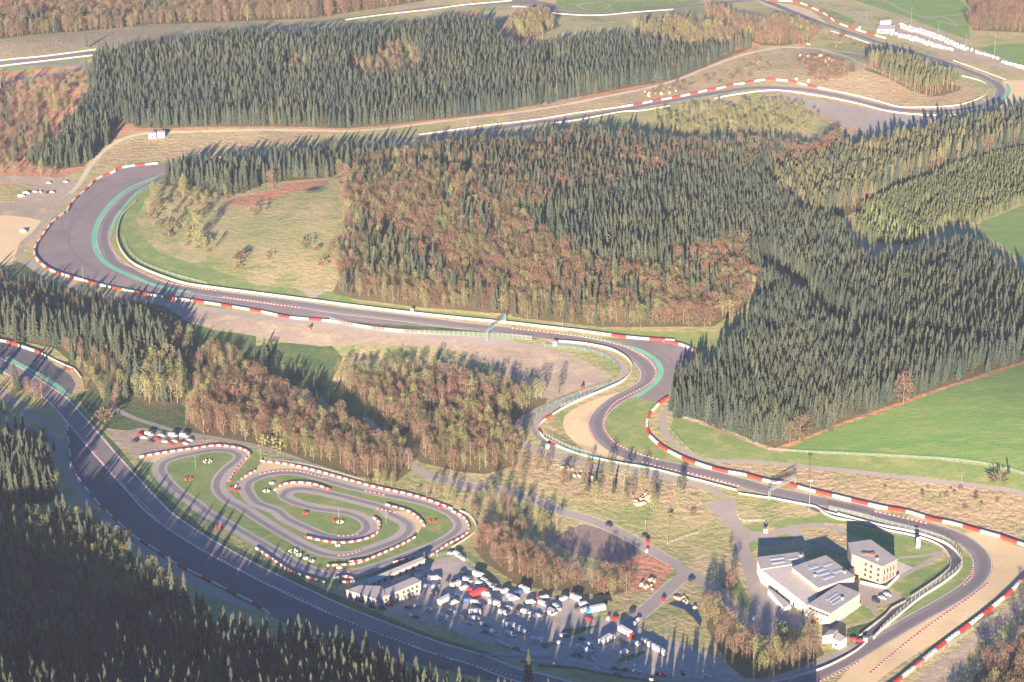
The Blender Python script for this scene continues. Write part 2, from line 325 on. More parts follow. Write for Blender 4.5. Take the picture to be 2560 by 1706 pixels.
stand("20: 1350,1060 1900,1000 2350,960 30: 0,960 250,1010 480,1110 350,1230 20: 2350,1260 1900,1260 1300,1230", dict(B=.9, U=.6, V=.2), 5.2, .5, .75, "pale green young birch on the upper slope")
stand("31: 860,360 1050,270 1250,160 1500,110 1700,140 2350,230 2900,120 2900,200 2300,310 1950,475 1700,470 1500,570 1250,680 1000,660 820,540", dict(Y=1), 2.9, .85, 1.25, "young spruce in the dark plantation beyond the hollow")
stand("31: 1520,80 1600,20 30: 1900,1490 2350,1390 3000,1250 31: 3000,100 2350,215 1700,130", dict(Y=1), 3.2, .8, 1.1, "young olive green spruce in the upper right plantation")
stand("30: 650,1480 1000,1370 1350,1320 1800,1240 2350,1120 3200,1000 3200,1200 2350,1330 1900,1445 1600,1540 31: 1490,55 1200,140 1000,265 850,350 700,430 500,460 300,300 100,300 0,150", dict(P=.7, S=.35, D=.12), 5.0, .85, 1.15, "bare stemmed tree in the upper right wood")
stand("30: 480,1380 600,1330 680,1400 640,1568 31: 300,60 100,20 30: 350,1500", dict(D=1), 7, .9, 1.1, "pinkish bare tree below the far asphalt yard")
stand("21: 100,480 400,360 750,300 900,400 1300,150 1700,100 2350,60 31: 0,100 150,300 400,450 650,600 700,760 1050,900 1400,850 1700,760 1850,760 2100,900 2350,1080 3300,1500 3300,2000 32: 3300,-200 2350,180 1850,345 1240,550 700,735 370,870 60,980 22: 2350,955 2100,890 1850,785 1600,695 1480,640 1450,520 1490,400 1600,310 1720,240 1850,150 21: 2100,1568 2300,1300 2230,900 2200,720 1900,740 1500,870 1100,960 700,880 300,650", dict(S=1, D=.02, B=.03), 4.2, .6, 1.02, "dark spruce in the large right hand forest",
      clear=["31: -100,840 0,820 300,1010 600,1320 880,1420 850,1540 560,1490 250,1200 -50,990", "31: 850,1420 1200,1510 32: 1700,30 2350,125 2350,185 1700,115 1200,45 31: 850,1540", "21: 250,560 450,470 750,420 780,500 480,560 280,660", "21: 1380,480 1500,440 1520,520 1400,560", "21: 820,820 900,640 960,660 880,860"])
stand("11: 1000,-60 700,80 780,60 10: 1500,1440 2350,1380 20: 400,1330 900,1300 1250,1380 1700,1390 2350,1370 30: 400,1450 31: 0,50 21: 1700,80 1300,130 900,380 750,280 400,340 100,450 11: 2200,100 1700,-50", dict(S=.6, D=.35, B=.25), 4.7, .7, 1.02, "tree in the mixed wood on top of the middle hill")
stand("11: 760,100 1000,60 1500,20 2350,150 21: 100,480 300,650 700,880 1100,960 1500,870 1900,740 2200,720 2240,1000 2150,1250 1850,1430 800,1435 400,1390 0,1340 11: 2350,1320 1500,1255 900,1180 700,1120 770,980 730,820 850,640 800,460 900,300", dict(D=.5, A=.15, B=.3, S=.38), 5.4, .7, 1.05, "tree in the brown mixed wood above the straight", clear=["11: 1150,560 1300,430 1330,500 1200,700 1100,800"])
stand("12: 700,380 1100,290 1600,320 2000,400 2350,500 22: 100,560 30,800 0,960 12: 2350,1150 2100,1220 1900,1200 1500,1110 1350,880 1200,690 800,480", dict(B=.45, A=.5, D=.2), 6, .8, 1.1, "brown or olive tree in the wood between the straights")
stand("22: -50,500 330,520 300,590 100,690 0,760 -60,700", dict(B=1), 6, .8, 1.0, "yellow green tree at the tip of the pink yard")
stand("02: 1660,860 1760,650 2000,500 2200,330 12: 0,400 400,560 900,820 1250,980 1430,1180 1300,1280 900,1235 600,1140 300,1050 0,955 02: 2350,940 2000,875", dict(A=.6, D=.2, B=.35, S=.08), 6, .8, 1.1, "pinkish bare tree in the wood above the kart track")
stand("02: 1060,330 1250,250 1550,240 1660,380 1700,540 1500,640 1300,580 1090,470", dict(S=.45, B=.8), 5.0, .95, 1.3, "olive lit tree in the clump left of the kart wood")
stand("01: 880,1568 1000,1500 1200,1480 1500,1568 02: 1600,150 1550,230 1250,240 1060,320 1020,150", dict(S=.8, B=.35), 4.6, 1.0, 1.3, "conifer in the upper part of the left clump")
stand("01: -600,1180 0,1330 300,1400 600,1490 900,1540 02: 800,70 500,40 0,-40 01: -600,1400", dict(S=.9, A=.1), 4.6, .85, 1.15, "olive lit conifer in the row above the dark runoff")
stand("02: 480,150 700,210 900,330 870,430 780,440 745,300 620,235", dict(B=1), 5, .5, .7, "yellow green small tree beside the upper runoff")
stand("02: 1700,250 1900,200 2100,300 2250,330 2000,480 1780,600", dict(B=.7, A=.5, S=.2), 6.5, .6, .95, "light tree on the shaded slope above the kart wood", .95)
stand("01: 0,930 250,1000 600,1090 1000,1200 1400,1280 1480,1340 1200,1370 900,1400 600,1380 300,1310 0,1230 -300,1100", dict(A=.5, S=.4), 6, .4, .65, "low dark growth in the shade below the left loop", .85)
stand("12: 20,70 170,60 230,200 420,260 640,420 760,640 600,560 380,430 150,330 0,300", dict(B=.5, S=.5), 7, .4, .6, "low growth in the shaded hollow between two woods", .6)
stand("02: -400,200 0,370 200,470 400,540 460,590 300,570 0,440 -400,350", dict(A=.6, S=.4), 7, .7, 1.0, "tree between the upper left track and path", .8)
stand("02: -900,1060 0,1050 200,1040 400,1180 540,1370 560,1460 400,1500 0,1568 03: -900,100", dict(S=.8, B=.25), 4.6, .85, 1.2, "spruce in the left edge wood beside the shaded runoff")
stand("03: -900,150 0,130 600,110 850,200 1000,370 1300,540 1550,690 1800,900 1500,880 1000,850 500,820 0,760 -900,800", dict(B=.55, S=.4, A=.15), 4.8, .7, 1.05, "yellow green tree in the shaded lower left wood")
stand("03: -900,1150 0,1320 300,1450 500,1320 1200,1240 1900,1180 13: 0,1230 140,1200 400,1230 800,1390 1200,1500 1700,1700 2350,1850 23: 800,2050 800,3600 03: -900,3600", dict(S=1), 4.5, .68, 1.12, "dark spruce in the shaded wood at the bottom left")
stand("03: -900,790 0,760 500,820 1000,850 1500,880 1850,900 1950,980 1900,1180 1200,1240 500,1320 300,1450 0,1320 -900,1150", dict(S=.7, B=.4), 5.0, .45, .7, "low dark tree in the shaded hollow at the bottom left")
stand("01: 950,1500 1050,1400 1450,1390 1700,1480 1750,1568 02: 1900,60 2200,120 2230,300 1850,470 1700,300 1650,110 1500,30 1000,0", dict(S=.2, A=.4, B=.5), 6.2, .6, .9, "tree in the dark belt between the left clump and the kart wood")
stand("02: 500,0 950,0 1020,120 1040,350 1060,470 1150,600 1000,590 900,470 940,330 740,180 600,90", dict(S=.4, A=.3, B=.4), 5.5, .6, .85, "low tree between the upper runoff and the left clump")
stand("02: -400,560 0,590 60,690 300,810 500,860 560,1010 400,1080 0,1000 -400,950", dict(S=.5, A=.5), 6.5, .45, .7, "low dark growth beside the paths at the left edge", .75)
stand("13: 2000,340 2080,180 2350,230 23: 100,380 300,540 600,630 1050,650 1100,720 900,775 400,725 100,685 0,655 13: 2350,630 2120,480", dict(A=.5, D=.4, B=.25), 5.5, .55, .85, "orange brown round crowned tree behind the car park")
stand("12: 1500,1360 1900,1380 2350,1450 22: 0,1500 200,1568 23: 480,130 350,230 100,280 13: 2350,180 2100,130 12: 1900,1560", dict(A=.5, B=.5), 7, .55, .85, "low tree between the kart track and the valley road", .6)
stand("22: -60,1120 300,1200 500,1250 400,1330 0,1280", dict(A=.6, B=.4, S=.15), 8, .6, .9, "tree on the bank below the outer S bend", .75)
stand("22: 400,1250 1300,1330 1650,1400 1700,1560 23: 1300,60 800,-20 22: 700,1500 400,1400", dict(B=1, A=.3, S=.22), 11, .7, 1.05, "slim birch on the dry slope below the S bend", .55)
stand("22: 350,1230 700,1290 1300,1380 1700,1450 1750,1568 23: 1750,60 1500,80 1300,10 900,0 700,-60 22: 700,1480 400,1350", dict(V=.7, U=.6), 6.5, .5, 1.0, "russet scrub on the dry slope below the S bend", .45)
stand("23: 1780,830 1900,920 2060,1000 2170,1150 2290,1330 33: -50,1270 200,1250 470,1220 520,1310 300,1430 0,1530 23: 2150,1535 1980,1400 1790,1080", dict(A=.6, D=.4, B=.4), 6, .6, .9, "bare tree along the stream below the campus")
stand("33: 1900,1500 2350,1150 3200,800 3200,2300 1700,2200", dict(A=.6, D=.4, B=.1), 6.5, .8, 1.1, "orange lit bare tree in the lower right corner")
stand("30: 1880,280 2350,300 3000,320 3000,-200 1900,-100 1850,50", dict(D=.7, A=.5), 6, .9, 1.1, "bare tree in the top right wood")
stand("30: 250,560 400,530 700,620 800,660 700,740 400,720 300,640", dict(V=1), 5, .7, 1.3, "bare scrub on the far hillside", .8)
stand("20: 1200,860 1500,760 1900,640 2300,500 2350,640 2200,700 1700,820 1300,900", dict(V=.8, U=.3), 7, .6, 1.2, "dry scrub above the far barrier", .55)
stand("30: 650,280 900,400 870,480 600,450 480,330", dict(V=.7, U=.3, P=.2), 7, .7, 1.2, "scrub between the hilltop path and the far straight", .6)
stand("01: 1390,170 1500,170 1750,230 1850,420 1900,560 1950,720 1850,780 1600,740 1450,640 1380,450", dict(U=.5, V=.35, B=.25, A=.15), 7.5, .6, 1.3, "olive growth on the hill meadow inside the left loop", .7)
stand("01: 1500,170 2000,250 2200,230 2100,330 1900,400 1700,300", dict(B=.6, V=.5, A=.3), 7, .6, .9, "light tree under the meadow spruces", .7)
stand("33: 150,1120 300,1020 430,1100 450,1200 250,1240 130,1200", dict(U=1), 5, 1.1, 1.8, "rounded olive bush by the campus yard")
stand("13: 1700,1060 2000,1090 2050,1150 1800,1120", dict(U=1), 4, .8, 1.2, "dark bush of the low hedge in the car park")
stand("12: 900,1270 1500,1340 1700,1430 1500,1400 1100,1330", dict(B=.5, U=.8), 6, .5, .9, "light bush along the back of the kart barrier", .8)
stand("32: 900,1330 1500,1310 2300,1420 2350,1560 1700,1540 1200,1450", dict(V=1, U=.2), 6, .35, .8, "low russet scrub on the reddish bank", .4)
stand("23: 1880,520 1980,500 2080,640 2180,870 2100,880 1950,700", dict(V=1, A=.3), 6, .6, 1.0, "dark scrub on the slope beside the campus road", .8)
xs = np.array([[-640, 720], [-640, 935], [150, 935], [150, 720]], float)
stand(xs, dict(S=1), 4.6, .75, .95, "spruce on the ridge in front of the view", world=True)
# kart complex
zone('kart_grass', 'grass', "02: 1250,1080 1600,1000 2100,950 2350,1020 12: 100,1110 600,1190 1200,1350 1700,1490 13: 1950,40 2020,150 1800,320 1500,460 1000,640 800,680 400,620 0,380 03: 2100,170 1700,0 02: 1500,1400 1350,1200")
# hard things
zone('kart_gravel', 'dirt', "02: 980,860 1300,790 1700,860 2000,930 1900,970 1500,1040 1290,1090 1150,960", True)
zone('kart_gravel', 'gravel', "02: 1290,1068 1500,1025 1900,962 2100,955 2300,1010 2310,1040 2180,1190 2110,1290 2080,1290 2130,1150 2210,1060 2130,1000 1900,1000 1600,1060 1480,1110 1330,1110", True)
zone('kart_gravel', 'gravel', "02: 2160,1330 2200,1270 2350,1170 12: 60,1100 300,1125 600,1195 850,1275 830,1330 500,1215 200,1180 20,1220 02: 2270,1260", True)
zone('kart_gravel', 'gravel', "12: 170,1370 240,1310 400,1290 540,1320 480,1345 360,1340 270,1370 230,1440", True)
zone('kart_gravel', 'gravel', "13: 1150,-20 1400,5 1540,110 1490,200 1420,160 1370,70", True)
zone('kart_gravel', 'gravel', "13: 1780,-20 1900,40 1960,130 1950,180 1780,300 1600,410 1500,400 1800,270 1900,170 1880,80", True)
zone('kart_gravel', 'gravel', "13: 1050,40 1140,100 1135,180 1060,235 960,260 1060,170 1060,90", True)
KART = line("02: 1462,1180 1510,1260 1620,1375 1780,1480 1900,1575 03: 2100,125 2350,268 13: 200,385 400,500 600,562 800,574 1000,543 1250,462 1500,368 1680,295 1820,215 1885,140 1850,60 1760,-5 12: 1600,1492 1400,1440 1150,1392 850,1325 600,1250 400,1205 200,1200 20,1240 02: 2270,1295 2252,1345 2290,1420 12: 0,1485 200,1560 13: 250,55 420,140 620,222 800,247 940,228 1035,165 1020,90 930,35 780,-5 12: 550,1525 350,1470 262,1420 300,1372 430,1358 650,1395 950,1470 1180,1535 13: 1230,30 1350,90 1395,155 1330,235 1180,300 1000,362 850,400 650,388 450,310 250,200 60,85 02: 2230,1525 2090,1450 2010,1360 2015,1270 2090,1170 2190,1095 2215,1050 2150,1005 1980,990 1780,1020 1600,1062 1490,1110", 4, closed=True)
ribbon('kart_track', 'kart_asphalt', KART, 9.5, closed=True, chunk=8)
ribbon('kart_racing_line', 'kart_line', offset(KART, 1.2), 3.6, closed=True, chunk=8)
# car parks, yards, roads
zone('car_park', 'car_park', "13: 1450,560 1560,500 1700,430 1850,400 1950,500 2100,620 2200,690 2350,735 23: 0,700 300,775 700,830 870,900 980,1010 1110,1050 1300,1120 1450,1165 1600,1230 1900,1340 2150,1568 1900,1590 1500,1525 1000,1470 500,1385 0,1325 13: 2350,1260 2000,1180 1700,1040 1300,960 1170,900 800,760 900,640 1030,600", True)
zone('grass_patch', 'shade_dark_grass', "23: 430,1150 480,1080 800,1045 700,1090 500,1165")
zone('grass_patch', 'shade_dark_grass', "23: 270,1230 350,1190 400,1210 290,1270")
zone('grass_patch', 'shade_dark_grass', "23: 950,1400 1000,1340 1200,1280 1240,1290 1050,1380")
zone('grass_verge', 'meadow', "23: 880,770 1250,780 1240,830 900,960 720,1010 860,870")
zone('grass_verge', 'shade_dark_grass', "13: 1000,590 1450,410 1470,440 1250,520 1050,600 950,590")
zone('bare_patch', 'plough', "23: 650,120 900,180 1050,260 1190,370 1130,410 1000,500 600,400 350,270 480,180", True)
zone('yard', 'dirt', "01: 1500,1235 2000,1300 11: 0,1345 700,1410 1400,1500 2350,1560 22: 200,45 400,65 560,120 700,200 860,280 905,330 800,410 600,480 350,545 12: 2300,300 2050,150 1700,60 1300,40 900,30 600,45 280,10 01: 2350,1520 2000,1460 1700,1375", True)
zone('yard', 'dirt', "01: -600,270 100,300 330,130 0,120 -400,90 -400,20 700,70 640,200 560,270 350,500 250,640 200,780 130,860 50,870 -600,1000", True)
zone('gravel_mound', 'gravel', "01: -600,450 60,410 250,430 380,460 300,560 180,660 120,830 30,860 -600,950", True)
zone('campus_yard', 'lane', "22: 1750,1480 1950,1440 2050,1440 23: 2060,20 2110,110 2200,190 2350,200 33: 60,160 200,130 440,105 700,155 720,200 440,140 260,170 330,230 500,290 730,345 730,390 500,330 250,250 150,290 0,310 23: 2250,330 2200,380 2290,560 33: 0,660 150,860 370,1000 400,1050 330,1030 200,1130 100,1100 30,1150 30,1230 23: 2320,1280 2150,1090 2110,960 2210,890 2150,620 2090,450 2040,330 2030,200 1950,100 1830,0", True)
zone('campus_court', 'lane', "33: 700,600 850,650 1000,690 1200,760 1240,800 1100,850 990,850 1000,930 950,1000 700,1060 550,1080 400,1000 650,960 960,940 900,880 800,700", True)
zone('plaza', 'concrete', "33: 1180,450 1335,520 1200,610 1150,600", True)
zone('campus_lawn', 'grass', "33: 700,180 740,120 1180,210 1350,250 1550,320 1640,400 1660,470 1620,400 1560,380 1340,520 1185,450 1000,300 730,190")
zone('campus_lawn', 'grass', "33: 1640,440 1660,500 1560,600 1280,790 1200,740 1120,680 1340,550")
zone('campus_lawn', 'grass', "33: 850,868 940,900 975,970 900,1000 690,1045 680,1010 840,880")
zone('campus_lawn', 'shade_dark_grass', "33: 730,1070 960,1010 1000,1000 880,1090 830,1150 720,1150")
zone('campus_lawn', 'grass', "33: 40,130 100,80 400,50 480,20 640,80 850,120 740,118 440,105 200,130 100,160")
zone('campus_lawn', 'dry_bank', "33: 360,200 430,160 720,225 730,290 500,260")
zone('campus_lawn', 'grass', "23: 2120,120 2300,110 2340,190 2200,185")
zone('campus_lawn', 'grass', "33: 90,230 170,205 240,230 230,260 60,270")
zone('campus_lawn', 'grass', "23: 2170,290 2230,265 2330,275 2250,330 2200,390")
zone('grass_verge', 'meadow', "23: 1450,300 1700,200 1830,110 1950,130 2020,230 2040,340 2100,500 2200,870 2110,900 1850,600 1500,390")
zone('grass_verge', 'grass', "23: 1950,620 2080,600 2200,860 2120,890")
zone('stream', 'water', "23: 1420,850 1500,815 1600,825 1700,890 1745,990 1730,1060 1670,980 1580,900 1480,865", True)
for nm, s, wd in [("hill_path", "01: 620,230 720,130 800,0 00: 860,1480 1000,1350 1150,1270 1350,1225 1800,1210 2350,1195 10: 400,1195 800,1205 1100,1190 1400,1155 1900,1090 2350,1040 20: 500,960 900,880 1200,820 1500,740 1800,620 2100,510 2350,455 30: 150,435 400,445 600,465 870,500", 4.5), ("road", "12: 1470,1160 1600,1238 1900,1310 2350,1392 22: 300,1500 500,1575 23: 700,70 900,150 1100,250 1300,370 1500,478 1650,580 1780,660 1900,780 2000,890 2090,960", 7.5),
                  ("road", "12: 1000,700 1190,880 1330,980 1470,1160", 4.5),
                  ("road", "23: 1040,1060 1150,970 1300,840 1450,700 1590,575", 8.0),
                  ("road", "23: -400,1280 0,1335 500,1405 1000,1485 1500,1545 2000,1600 33: -100,1580 150,1530 400,1440 650,1330 850,1230", 8.0),
                  ("path", "22: 1440,600 1385,700 1390,800 1450,900 1560,1000 1700,1072 1900,1095 2350,1115 32: 500,1165 1000,1220 1500,1280 2000,1332 2350,1392 2900,1500", 4.5),
                  ("path", "00: -600,460 0,390 400,345 900,300 1500,248 1950,230", 5.0),
                  ("path", "02: 1000,590 1200,690 1400,760 1650,830 2000,890 2350,960 12: 300,1050 600,1170", 4.5),
                  ("path", "02: -100,400 100,520 250,650 350,740 500,780 620,775", 5.0), ("path", "02: 0,740 250,790 450,870 550,970 600,1150 700,1300 880,1568 03: 1100,180 1400,400 1700,600 2000,760 2350,900", 6.0),
                  ("path", "33: 1610,375 1450,470 1330,540 1100,660", 3.5), ("path", "33: 1200,425 1400,410 1610,372", 2.5),
                  ("path", "01: 230,820 330,900 500,1000 750,1085 1100,1155 1500,1215 2000,1285 11: 0,1340 700,1420 1400,1500 2350,1565", 6.5),
                  ("path", "01: 250,640 400,480 560,300 650,210", 4.0),
                  ("path", "22: -400,10 200,40 430,30 560,42 780,88 950,170 1035,255 1010,335 900,400 700,490 450,592 280,672 218,740 212,805 250,890 330,950 500,1012 850,1092 1200,1172 1600,1245 1950,1330", 5.0),
                  ("path", "22: 700,470 350,578 150,680 60,760 38,850 100,930 250,1000 400,1052 700,1130 1000,1190 1300,1235 1700,1320 1950,1420", 5.5),
                  ("path", "30: 300,-30 480,40 700,90 850,150 980,220 1100,260 1250,300", 5.0), ("path", "30: 600,-30 850,55 1300,185 1600,290 1850,380", 3.0), ("path", "30: 1000,-30 1350,140 1600,150 1800,125 1840,90", 2.5),
                  ("path", "30: 1350,140 1600,200 1740,235 1600,150", 2.5),
                  ("path", "20: 600,50 680,92 850,90 910,50 800,25 680,30 600,50", 3.0),
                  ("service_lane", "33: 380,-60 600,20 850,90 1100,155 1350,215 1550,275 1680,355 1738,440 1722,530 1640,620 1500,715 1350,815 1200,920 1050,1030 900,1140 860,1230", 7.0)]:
    ribbon(nm, {'road': 'lane', 'path': 'lane', 'hill_path': 'track_path', 'service_lane': 'shade_dark_asphalt'}[nm], line(s, 6), wd)
for s_ in ["12: 1600,1238 1900,1310 2350,1392 22: 300,1500 500,1575 23: 700,70 900,150 1100,250 1300,370 1480,470"]:
    c_ = line(s_, 6); ribbon('road_edge', 'concrete', offset(c_, 4.1), .8); ribbon('road_edge', 'concrete', offset(c_, -4.1), .8)
c_ = line("23: 1040,1060 1150,970 1300,840 1450,700 1540,622", 6); ribbon('road_edge', 'concrete', offset(c_, 4.5), .9); ribbon('road_edge', 'concrete', offset(c_, -4.5), .9)
c_ = line("23: 1760,640 1900,755 2000,865 2080,940", 6); ribbon('road_edge', 'concrete', offset(c_, 4.1), .8)
zone('road', 'lane', "23: 1480,470 1560,500 1640,570 1760,660 1620,640 1540,620 1480,640 1540,540", True)
zone('bare_patch', 'dirt', "11: 360,1080 550,1090 650,1115 560,1150 500,1200 460,1195 480,1150 430,1110", True)
# run-offs, gravel
zone('runoff_area', 'runoff', "00: 1750,1500 1640,1490 1450,1505 1200,1530 1050,1560 01: 1060,12 930,62 850,122 790,182 720,242 650,312 600,385 560,412 480,482 420,562 370,632 325,702 318,780 370,852 450,912 550,952 700,992 950,1062 1200,1112 1500,1167 1850,1212 2350,1292 11: 300,1352 690,1375 1200,1412 1950,1450 1300,1380 400,1255 0,1200 01: 1600,1072 1060,860 945,620 1110,300 1370,125 1700,20", True)
zone('gravel_trap', 'gravel', "22: 980,462 850,500 700,560 550,630 480,690 465,760 500,850 600,950 700,1020 850,1070 1000,1090 1250,1120 1050,1035 850,910 775,750 860,610", True, sm=False)
zone('grass_verge', 'meadow', "22: 520,622 350,700 285,745 290,810 350,880 500,965 650,1030 800,1075 700,1018 600,948 500,850 467,760 482,690")
zone('infield_grass', 'grass', "22: 1120,520 1000,590 860,660 830,740 880,860 1000,960 1150,1030 1340,1100 1700,1170 1850,1200 1530,1085 1350,975 1255,875 1232,750 1262,660 1330,565 1400,540 1320,552", True)
zone('runoff_area', 'runoff', "21: 500,1540 1000,1535 1400,1560 22: 1500,22 1630,62 1700,112 1620,190 1500,300 1460,400 1430,530 1330,556 1130,518 1240,360 1255,290 1130,140 900,20", True)
zone('runoff_area', 'shade_dark_asphalt', "02: -500,-190 -200,-60 20,5 240,70 380,115 520,230 650,300 700,380 660,480 620,500 540,545 200,315 -300,50", True)
zone('gravel_mound', 'dirt', "02: 520,225 640,270 730,340 725,420 665,490 700,400 650,310", True)
zone('runoff_area', 'shade_dark_asphalt', "02: 640,770 618,790 630,950 655,1130 700,1230 800,1360 970,1568 03: 1020,30 1250,250 1500,430 1800,595 2100,750 13: 0,880 140,960 500,1130 1000,1290 1700,1450 2350,1600 23: 300,1700 800,1800 500,1615 0,1485 13: 1650,1250 800,925 0,550 03: 1700,180", True)
zone('gravel_trap', 'gravel', "33: 1790,205 1920,182 2350,338 3000,520 3000,250 2350,610 2100,790 1900,945 1700,1085 1500,1225 1300,1345 1150,1445 950,1600 700,1800 200,1800 600,1600 850,1330 1200,1080 1970,560 1980,400 1850,280", True)
zone('grass_verge', 'grass', "33: 1560,240 1760,330 1870,440 1890,530 1850,612 1780,682 1500,850 1300,985 1050,1150 1080,1195 1000,1182 1200,985 1450,780 1700,610 1780,520 1785,460 1740,380")
zone('grass_verge', 'shade_dark_grass', "33: 900,1210 905,1270 880,1330 600,1480 300,1600 -100,1650 23: 1800,1620 1500,1590 1000,1530 600,1450 230,1430 250,1400 600,1435 1000,1510 2000,1600 33: -100,1600 250,1540 600,1380")
zone('apron', 'shade_dark_asphalt', "33: 900,1200 1000,1180 1080,1195 1000,1240 900,1310", True)
zone('grass_verge', 'shade_dark_grass', "02: 620,495 880,790 1050,1000 1280,1250 1500,1480 03: 1560,-10 1900,250 2350,490 13: 500,735 1000,945 1600,1190 2200,1340 2200,1310 1600,1130 1000,880 500,660 0,420 03: 1900,180 02: 1500,1400 1250,1170 1080,960 800,680")
zone('top_runoff', 'runoff', "10: 2200,30 20: 0,-5 200,0 390,40 450,90 330,80 150,50 0,50", True)
zone('gravel_trap', 'gravel', "30: -100,10 250,45 400,100 500,180 600,260 480,210 300,140 100,90 0,60", True)
zone('gravel_trap', 'gravel', "30: 2150,740 2400,740 3000,800 3000,1050 2280,980 2120,940 2190,850", True)
zone('runoff_area', 'lane', "30: 100,850 500,930 900,1000 1300,1070 1750,1085 1400,1130 1200,1190 1050,1225 900,1200 700,1150 450,1040 250,930", True)
zone('far_car_park', 'dirt', "30: 1120,200 1230,225 1500,310 1850,440 2100,540 2500,650 2400,690 2000,590 1700,520 1400,440 1080,320", True)
# the track itself
wA = 11.0
ribbon('race_track', 'asphalt', TRK['stavelot_line'], wA)
ribbon('race_track', 'runoff', TRK['return'], 12.5)
ribbon('race_track', 'asphalt', TRK['top'], 11.0)
cA = TRK['stavelot_line']
ribbon('racing_line', 'racing_line', offset(cA, 0.8), 4.6)
ribbon('edge_line', 'white_paint', offset(cA, wA / 2 - .5), .45); ribbon('edge_line', 'white_paint', offset(cA, -wA / 2 + .5), .45)
ribbon('edge_line', 'white_paint', offset(TRK['return'], 6.1), 1.0); ribbon('edge_line', 'white_paint', offset(TRK['return'], -6.1), 1.0)
ribbon('painted_strip', 'green_paint', line("01: 1430,62 1340,95 1200,155 1080,240 985,340 915,440 875,540 862,640 885,740 950,830 1060,905 1200,965 1400,1045 1600,1095 1750,1115", 5), 4.0)
ribbon('painted_strip', 'green_paint', line("21: 600,1512 850,1560 22: 1000,25 1150,72 1265,130 1345,200 1372,262 1355,330 1300,395 1210,462 1135,512", 5), 3.8)
ribbon('painted_strip', 'green_paint', line("02: 60,145 180,215 310,275 450,360 550,430 610,490", 5), 4.0)
ribbon('painted_strip', 'green_paint', line("30: 2190,770 2215,830 2190,890 2130,940", 5), 3.5)
ribbon('painted_strip', 'green_paint', line("01: 1400,118 1280,180 1180,280 1080,420 1025,520 1010,600", 5), 2.2)

for s_ in ["01: 560,400 600,600 720,800 900,920", "01: 700,330 640,520 650,700 800,880 1000,990", "01: 1350,60 1000,170 760,350 620,600", "22: 1200,40 1400,120 1480,220 1440,330", "22: 1000,20 1250,80 1420,200", "33: 1400,150 1700,240 1850,330", "32: 100,1400 500,1490 900,1565", "21: 100,1500 500,1545 22: 700,10 900,60", "11: 500,1300 900,1350 1500,1410"]:
    ribbon('tyre_marks', 'racing_line', line(s_, 6), 1.3)
def pip(pts, poly):
    x, y = pts[:, 0], pts[:, 1]; inside = np.zeros(len(pts), bool)
    x1, y1 = poly[:, 0], poly[:, 1]; x2, y2 = np.roll(x1, -1), np.roll(y1, -1)
    for a, b, c, d in zip(x1, y1, x2, y2):
        if b == d: continue
        k = (b > y) != (d > y); inside ^= k & (x < (c - a) * (y - b) / (d - b) + a)
    return inside
def inpoly(pts, poly):
    mn, mx = poly.min(0), poly.max(0); res = np.zeros(len(pts), bool)
    k = np.where((pts[:, 0] >= mn[0]) & (pts[:, 0] <= mx[0]) & (pts[:, 1] >= mn[1]) & (pts[:, 1] <= mx[1]))[0]
    if len(k): res[k] = pip(pts[k], poly)
    return res
def build_ground():
    vs_, es = [], []
    def dens(p, mx=14.0):
        q = np.vstack([p, p[:1]]); out = []
        for a, b in zip(q[:-1], q[1:]):
            k = max(1, int(np.linalg.norm(b - a) / mx)); k = min(k, 200)
            for j in range(k): out.append(a + (b - a) * j / k)
        return out
    for nm, m, polys, hard in ZONES:
        for p in polys:
            d = dens(p); k = len(vs_); vs_.extend(d); n = len(d)
            es.extend([(k + i, k + (i + 1) % n) for i in range(n)])
    gx, gy = np.meshgrid(np.arange(-760, 900, 17.0), np.arange(560, 2700, 17.0)); g = np.stack([gx.ravel(), gy.ravel()], 1)
    g += rng.uniform(-3, 3, g.shape); vs_.extend(list(g))
    gx, gy = np.meshgrid(np.arange(-6000, 6001, 250.0), np.arange(-3000, 12001, 250.0)); g = np.stack([gx.ravel(), gy.ravel()], 1)
    g = g[~((abs(g[:, 0]) < 740) & (g[:, 1] > 560) & (g[:, 1] < 2650))]; vs_.extend(list(g))
    V = [Vector((float(a[0]), float(a[1]))) for a in vs_]
    r = delaunay_2d_cdt(V, es, [], 0, 0.02, False)
    ov = np.array([(v.x, v.y) for v in r[0]]); tri = np.array([f for f in r[2] if len(f) == 3])
    cen = ov[tri].mean(1); zid = -np.ones(len(tri), int)
    for zi, (nm, m, polys, hard) in enumerate(ZONES):
        for p in polys: zid[inpoly(cen, p)] = zi
    z = h(ov[:, 0], ov[:, 1]); V3 = np.column_stack([ov, z])
    for zi in [-1] + list(range(len(ZONES))):
        t = tri[zid == zi]
        if not len(t): continue
        nm, m = ('ground', 'meadow') if zi < 0 else ZONES[zi][:2]
        u, inv = np.unique(t, return_inverse=True); inv = inv.reshape(t.shape)
        me = bpy.data.meshes.new(nm); me.from_pydata(V3[u].tolist(), [], inv.tolist()); me.materials.append(MATS[m])
        me.polygons.foreach_set('use_smooth', [True] * len(me.polygons)); me.update()
        tag(link(nm, me), kind='structure')
    print('ground tris', len(tri))
build_ground()

